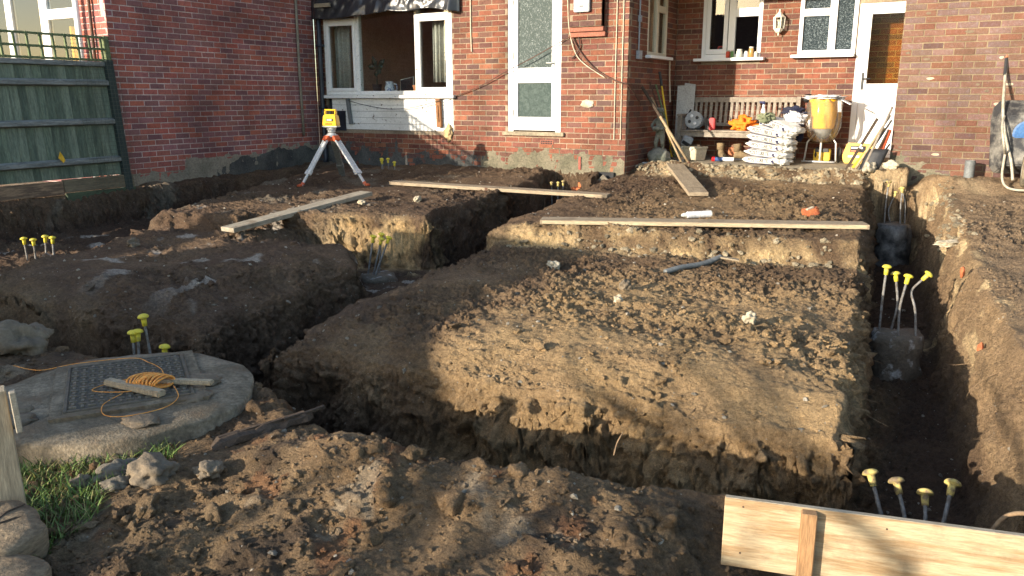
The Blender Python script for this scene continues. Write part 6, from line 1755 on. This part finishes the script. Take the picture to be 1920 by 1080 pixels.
for s_ in (-1, 1):
    loop([tr(s_*.30,1.32,.0), tr(s_*.29,1.0,.06), tr(s_*.27,.66,.20), tr(s_*.22,.40,.245), tr(s_*.14,.15,.25), tr(s_*.10,-.05,.23)], .016, 'frame_tube', 'barrow_tube', wb_, 10)
    mb = MB(); mb.tube([tr(s_*.30,1.20,.02), tr(s_*.30,1.36,-.005)], .021, 10); mb.build('grip', 'terracotta' if s_ < 0 else 'black_plastic', wb_)
    mb = MB(); mb.tube([tr(s_*.295,1.02,.055), tr(s_*.30,1.20,.02)], .0175, 10); mb.build('handle_sleeve', 'black_plastic', wb_)
    loop([tr(s_*.25,.60,.22), tr(s_*.26,.50,.38), tr(s_*.22,.30,.40), tr(s_*.20,.22,.25)], .013, 'leg', 'barrow_tube', wb_, 8)
loop([tr(-.20,.22,.24), tr(-.20,-.02,.25), tr(-.14,-.12,.30), tr(.0,-.14,.32), tr(.14,-.12,.30), tr(.20,-.02,.25), tr(.20,.22,.24)], .014, 'nose_loop', 'barrow_tube', wb_, 8)
Mw = Matrix.Rotation(R(90), 3, 'Y')
c_ = tr(.0,.06,.36)
mb = MB(); mb.lathe([(.06,-.035),(.15,-.042),(.178,-.025),(.183,0),(.178,.025),(.15,.042),(.06,.035)], c_, 32, Mw); wl_ = mb.build('wheel', 'tyre_mud', wb_, smooth=True)
mb = MB(); mb.lathe([(.02,-.045),(.075,-.04),(.075,.04),(.02,.045)], c_, 24, Mw); mb.build('hub', 'barrow_tube', wl_)
mb = MB(); mb.lathe([(.15,0),(.15,.006),(.13,.01)], tr(-.02,.42,.215), 26, Matrix.Rotation(R(90), 3, 'X')); mb.build('blue_patch', 'barrow_blue', wb_)
pst = thing('drain_pipe_stub', 'short grey pipe stub standing up at the foot of the brick wing', 'pipe', (-.13, 11.02, .52))
mb = MB(); mb.lathe([(.055,0),(.055,.22),(.048,.22),(.048,.02)], (-.13,11.02,gz(-.13,11.02)-.03), 20); mb.build('pipe', 'pipe_grey', pst, smooth=False)
mb = MB(); mb.lathe([(.058,.17),(.058,.20)], (-.13,11.02,gz(-.13,11.02)-.03), 20); mb.build('collar', 'pipe_grey', pst)

# ================================================================== ODDS AND ENDS ON THE EARTH
zc = gzmax(-2.36, 7.72)
sc_ = thing('spray_can', 'white spray can lying behind the longest plank', 'spray can', (-2.36,7.72,zc))
a_ = Vector((-2.49,7.62,zc+.02)); b_ = Vector((-2.26,7.82,zc+.025)); d_ = b_-a_
mb = MB(); mb.tube([a_+d_*.16, a_+d_*.2, a_+d_], [.022,.034,.034], 16); mb.build('body', 'tube_white', sc_, smooth=False)
mb = MB(); mb.tube([a_, a_+d_*.06, a_+d_*.16], [.012,.02,.024], 12); mb.build('nozzle_cap', 'label_grey', sc_)
mb = MB(); mb.tube([a_+d_*.97, a_+d_*1.005], .0355, 16); mb.build('rim', 'label_grey', sc_)
zb = gzmax(-1.38, 8.25, .05)
hb = thing('half_brick', 'broken orange half brick lying behind the longest plank', 'brick', (-1.38,8.25,zb-.01), (R(12),R(-18),R(25)))
V = [(-.09,-.05,0),(.06,-.05,0),(.08,.05,.01),(-.09,.05,0),(-.085,-.045,.075),(.04,-.05,.07),(.075,.045,.055),(-.09,.05,.08)]
mb = MB(); mb.add(V, [(0,3,2,1),(4,5,6,7),(0,1,5,4),(1,2,6,5),(2,3,7,6),(3,0,4,7)]); mb.build('half', 'brick_orange', hb, bevel=.010, local=True)
mb = MB(); mb.obox((-.05,-.02,.078),(.02,.015,.072), .03, .012); mb.build('mortar_crust', 'rock_pale', hb, local=True)
pp = thing('broken_pipe', 'dark length of broken plastic pipe lying on the large dug block', 'pipe', (-1.98,6.3,gz(-1.98,6.3)))
za = gzmax(-2.08,6.12,.05)+.01; zb = gzmax(-1.80,6.60,.05)+.03
loop([(-2.10,6.08,za),(-2.02,6.22,za+.02),(-1.90,6.43,zb-.01),(-1.80,6.60,zb+.03)], .022, 'pipe_length', 'pipe_grey', pp, 12)
mb = MB(); mb.obox((-1.80,6.58,zb+.03),(-1.66,6.63,zb+.01), .07, .012); mb.build('torn_end', 'plank_wood', pp)
# rocks one can pick out
RK = [(-2.80,1.90,.10,.08,.06,'rock','large mud caked rock between the grass and the spoil heap'),(-2.96,1.86,.08,.06,.045,'rock_grey','grey rock lying beside the large mud caked rock'),
      (-3.02,1.74,.04,.035,.035,'rock','small reddish rock at the edge of the grass'),(-2.86,1.78,.05,.04,.03,'rock_grey','small dark rock below the large mud caked rock'),(-2.62,2.04,.055,.05,.035,'rock','brown stone at the foot of the rotten timber'),
      (-1.13,4.86,.038,.035,.04,'rock_pale','pale stone on the sunlit slope of the large block'),(-2.05,5.0,.035,.03,.03,'rock_pale','small pale stone in the middle of the large block'),
      (-2.98,5.85,.06,.045,.04,'rock_pale','squarish pale lump near the dark patch on the large block'),(-2.14,5.35,.05,.04,.045,'rock','brown lump standing on the large block'),
      (-6.85,4.72,.075,.05,.05,'rock','single dark stone on the left block'),(-7.85,5.5,.24,.12,.07,'rock_grey','flat grey slab end at the edge of the left trench'),
      (-5.62,7.55,.055,.04,.04,'rock_pale','pale stone by the far plank bridge'),(-5.95,6.95,.045,.035,.03,'rock_pale','pale stone at the edge of the middle block'),
      (-1.20,10.90,.12,.05,.07,'rock_pale','big pale chalk lump at the far end of the right trench'),(-.98,10.97,.10,.05,.06,'rock_pale','second chalk lump at the far end of the right trench'),
      (-.18,8.25,.13,.07,.03,'rock_pale','flat pale stone on the bank right of the trench'),(-3.55,3.02,.14,.10,.07,'rock','clump of turf and earth on the trench lip behind the manhole'),(-4.9,2.55,.20,.15,.11,'rock','rough earthy lump at the left edge behind the manhole')]
for k, (a, b, s1, s2, s3, m_, lb) in enumerate(RK):
    o = blob('stone', m_, (a, b, gzmax(a, b, .03)+s3*.25), (s1, s2, s3), 200+k, .5, 1.5, 4, None, rot=k*1.3)
    tag(o, lb, 'stone', 'loose stones on the site')
for k, (a, b, z0_, lb) in enumerate(((-4.72,10.38,.42,'broken brick rubble at the hole in the wall foot'),)):
    t_ = thing('rubble', lb, 'rubble', (a, b, z0_-.2))
    for q in range(6):
        blob('piece', ('brick_orange','rock_pale','rock')[q % 3], (a+.09*(q % 3)-.05, b-.05*(q//3), z0_-.10+.05*(q//3)), (.07,.05,.035), 230+q, .5, 1.6, 2, t_, rot=q, smooth=False)
    mb = MB(); mb.box(-4.70,-4.42,10.47,10.508,.50,.60); mb.build('dark_hole', 'ink_black', t_)
    mb = MB(); mb.obox((-4.62,10.36,.40),(-4.50,10.40,.54), .11, .04, (0,-1,0)); mb.build('slate_piece', 'rock_grey', t_)
# tile scraps in the trench bank
for k, (xs_, yy, zz, lb) in enumerate(((.36,5.55,.10,'red brick scrap set in the sunlit trench bank'),(.38,7.1,.28,'second red scrap near the top of the trench bank'))):
    x_ = xs_-.115*(yy-3.7); o = blob('brick_scrap', 'brick_orange', (x_-.03, yy, zz), (.02,.04,.045), 300+k, .3, 1.4, 2, None, smooth=False); tag(o, lb, 'brick')
# roots hanging from the trench sides
rs_ = np.random.RandomState(12)
ROOTS = []
for k in range(9):
    yy = rs_.uniform(3.9, 6.6); x_ = R_L-.115*(yy-3.7)+.01; zz = rs_.uniform(-.15, .12)
    ROOTS.append(((x_,yy,zz), (rs_.uniform(.5,1), rs_.uniform(-.6,.6), rs_.uniform(-.5,.3)), rs_.uniform(.08,.24), 'right side of the large block', 'root'))
for k in range(8):
    x_ = rs_.uniform(-2.4,-.45); ROOTS.append(((x_, 3.55+.062*(x_+3.7), rs_.uniform(-.12,.1)), (rs_.uniform(-.5,.5), -1, rs_.uniform(-.8,.1)), rs_.uniform(.08,.26), 'front face of the large block', 'root'))
for k in range(7):
    yy = rs_.uniform(4.1, 6.5); x_ = R_R-.115*(yy-3.7)-.06; ROOTS.append(((x_,yy,rs_.uniform(-.1,.2)), (-.5, rs_.uniform(-.9,.9), rs_.uniform(-.5,.4)), rs_.uniform(.1,.28), 'sunlit trench bank on the right', 'root'))
for k in range(4):
    yy = rs_.uniform(5.2,5.9); ROOTS.append(((-9.62,yy,.33), (.5,rs_.uniform(-.4,.4),-1), rs_.uniform(.2,.45), 'earth below the fence', 'root'))
ORD = 'first second third fourth fifth sixth seventh eighth ninth tenth'.split()
cnt = {}
for k, (p, d, l_, where, m_) in enumerate(sorted(ROOTS, key=lambda r: (r[3], r[0][1] if 'front' not in r[3] else r[0][0]))):
    p = Vector(p); d = Vector(d).normalized(); q = [p-d*.05]; i0 = cnt.get(where, 0); cnt[where] = i0+1
    for i in range(7):
        d = (d+Vector(rs_.uniform(-.35,.35,3))+Vector((0,0,-.08))).normalized(); q.append(q[-1]+d*(l_+.05)/7)
    r0 = rs_.uniform(.0015,.0035)
    end = 'from the left' if 'front' in where else 'from the near end'
    mb = MB(); mb.tube(q, [r0*(1-.75*i/7) for i in range(8)], 5); tag(mb.build('root', m_, None, smooth=True), ORD[i0]+' thin root '+end+' along the '+where, 'root', 'roots in the '+where)
o = loop([(.16,2.98,.14),(.20,2.99,.22),(.26,3.0,.245),(.33,3.0,.24)], .008, 'root', 'root', None, 6); tag(o, 'stout bent root end standing up behind the plywood board', 'root')
o = loop([(.22,2.92,.12),(.30,2.93,.17),(.40,2.95,.18)], .022, 'root', 'root_red', None, 8); tag(o, 'thick dark red root behind the plywood board at the right edge', 'root')
o = loop([(-1.22,2.98,.12),(-1.215,3.0,.17),(-1.20,3.02,.21)], .003, 'root', 'root', None, 5); tag(o, 'thin pale stalk standing on the near trench lip', 'root')

# ================================================================== OUTSIDE THE FRAME: shapes added to cast the long shadows
sh = thing('shade_box', 'unseen grey steel box added left of the camera to cast shade', 'shade caster', (-7.1,-1.65,0))  # unseen box, added and sized to shade the dug blocks
mb = MB(); mb.box(-8.2,-6.0,-3.65,.3,.12,1.84); mb.build('box', 'grey_metal', sh, bevel=.02)
mb = MB(); mb.add([(-8.25,-3.7,1.84),(-5.95,-3.7,1.84),(-5.95,.35,1.84),(-8.25,.35,1.84),(-7.1,-3.7,1.90),(-7.1,.35,1.90)], [(0,1,4),(2,3,5),(0,4,5,3),(1,2,5,4),(0,3,2,1)]); mb.build('lid', 'grey_metal', sh)
for k in range(7):
    y0_ = -3.4+k*.55; mb = MB(); mb.box(-6.0,-5.97,y0_,y0_+.08,.2,1.78); mb.build('rib', 'grey_metal', sh)
for yy in (-3.3,-.2):
    mb = MB(); mb.box(-8.1,-6.1,yy,yy+.15,.0,.12); mb.build('skid', 'stake_wood', sh)
lf = thing('shade_fence', 'unseen board fence added behind the camera to shade the left blocks', 'fence', (FX,-2.5,0))  # unseen fence added for its shade, board heights stepped to suit
for k in range(44):
    y0_ = .35-k*.155
    mb = MB(); mb.box(FX-.02, FX, y0_-.15, y0_, .0, 1.92 if y0_ > -2.4 else 2.42); mb.build('board', 'fence_wood', lf)
# unseen bare hedge, added to mottle the foreground with shade
hb_ = thing('shade_hedge', 'unseen leafless hedge added behind the camera on the left to cast streaky shade', 'hedge', (-4.7,-4.2,0))
rs_ = np.random.RandomState(77); stems = MB()
for k in range(30):
    a0 = rs_.uniform(-6.6,-4.4) if k < 8 else rs_.uniform(-4.4,-2.9); b0 = rs_.uniform(-4.7,-3.9); hh = rs_.uniform(1.3, 2.25) if a0 < -4.6 else rs_.uniform(1.1, 2.0)
    ln_ = rs_.uniform(-.55,.55); q = []; r0 = rs_.uniform(.012,.03)
    for i in range(8):
        t = i/7; q.append(Vector((a0+ln_*t+.08*math.sin(5*t+k), b0+rs_.uniform(-.04,.04), hh*t)))
    stems.tube(q, [r0*(1-.6*i/7) for i in range(8)], 5, cap=False)
    for i in (3,4,5,6):
        d_ = Vector((rs_.uniform(-.5,.5), rs_.uniform(-.3,.3), rs_.uniform(.05,.45)))
        stems.tube([q[i], q[i]+d_*.5+Vector((0,0,.02)), q[i]+d_], [r0*.6, r0*.45, r0*.2], 4, cap=False)
for k in range(7):
    a0 = -3.35-.2*k+rs_.uniform(-.08,.08); z0_ = rs_.uniform(1.40,1.85); q = []
    for i in range(9):
        t = i/8; q.append(Vector((a0-1.15*t, -4.05+rs_.uniform(-.03,.03), z0_+.72*t-.12*t*t+.03*math.sin(6*t+k))))
    q.insert(0, Vector((a0+.35, -4.05, 0)))
    stems.tube(q, [.034]+[.032*(1-.45*i/8) for i in range(9)], 6, cap=False)
stems.build('stems', 'bark', hb_)
# houses across the gardens behind the camera, seen only in the window glass
hs = thing('far_house', 'brick house with gabled roof across the gardens behind the camera', 'house', (-19,-34,0))
mb = MB(); mb.box(-30,-7,-38,-31,0,4.6); mb.build('walls', 'brick_orange', hs)
mb = MB(); mb.add([(-30.4,-38.4,4.6),(-30.4,-30.6,4.6),(-30.4,-34.5,7.4),(-6.6,-38.4,4.6),(-6.6,-30.6,4.6),(-6.6,-34.5,7.4)], [(0,1,2),(5,4,3),(0,2,5,3),(1,4,5,2),(0,3,4,1)]); mb.build('roof', 'roof_tile', hs)
mb = MB(); mb.box(-20.5,-19.5,-35,-34,6.6,8.2); mb.build('chimney', 'brick_orange', hs)
for k in range(4):
    mb = MB(); mb.box(-27+k*5.2,-25+k*5.2,-31,-30.95,1.2,2.6); mb.build('window', 'dark_screen', hs)
hd = thing('garden_hedge', 'clipped green hedge along the garden end behind the camera', 'hedge', (5,-24,0))
blob('foliage', 'hedge_leaf', (4,-25,1.0), (14,.8,1.2), 401, .2, 4.0, 4, hd)
blob('foliage', 'hedge_leaf', (20,-8,1.0), (.9,16,1.2), 402, .2, 4.0, 4, hd)
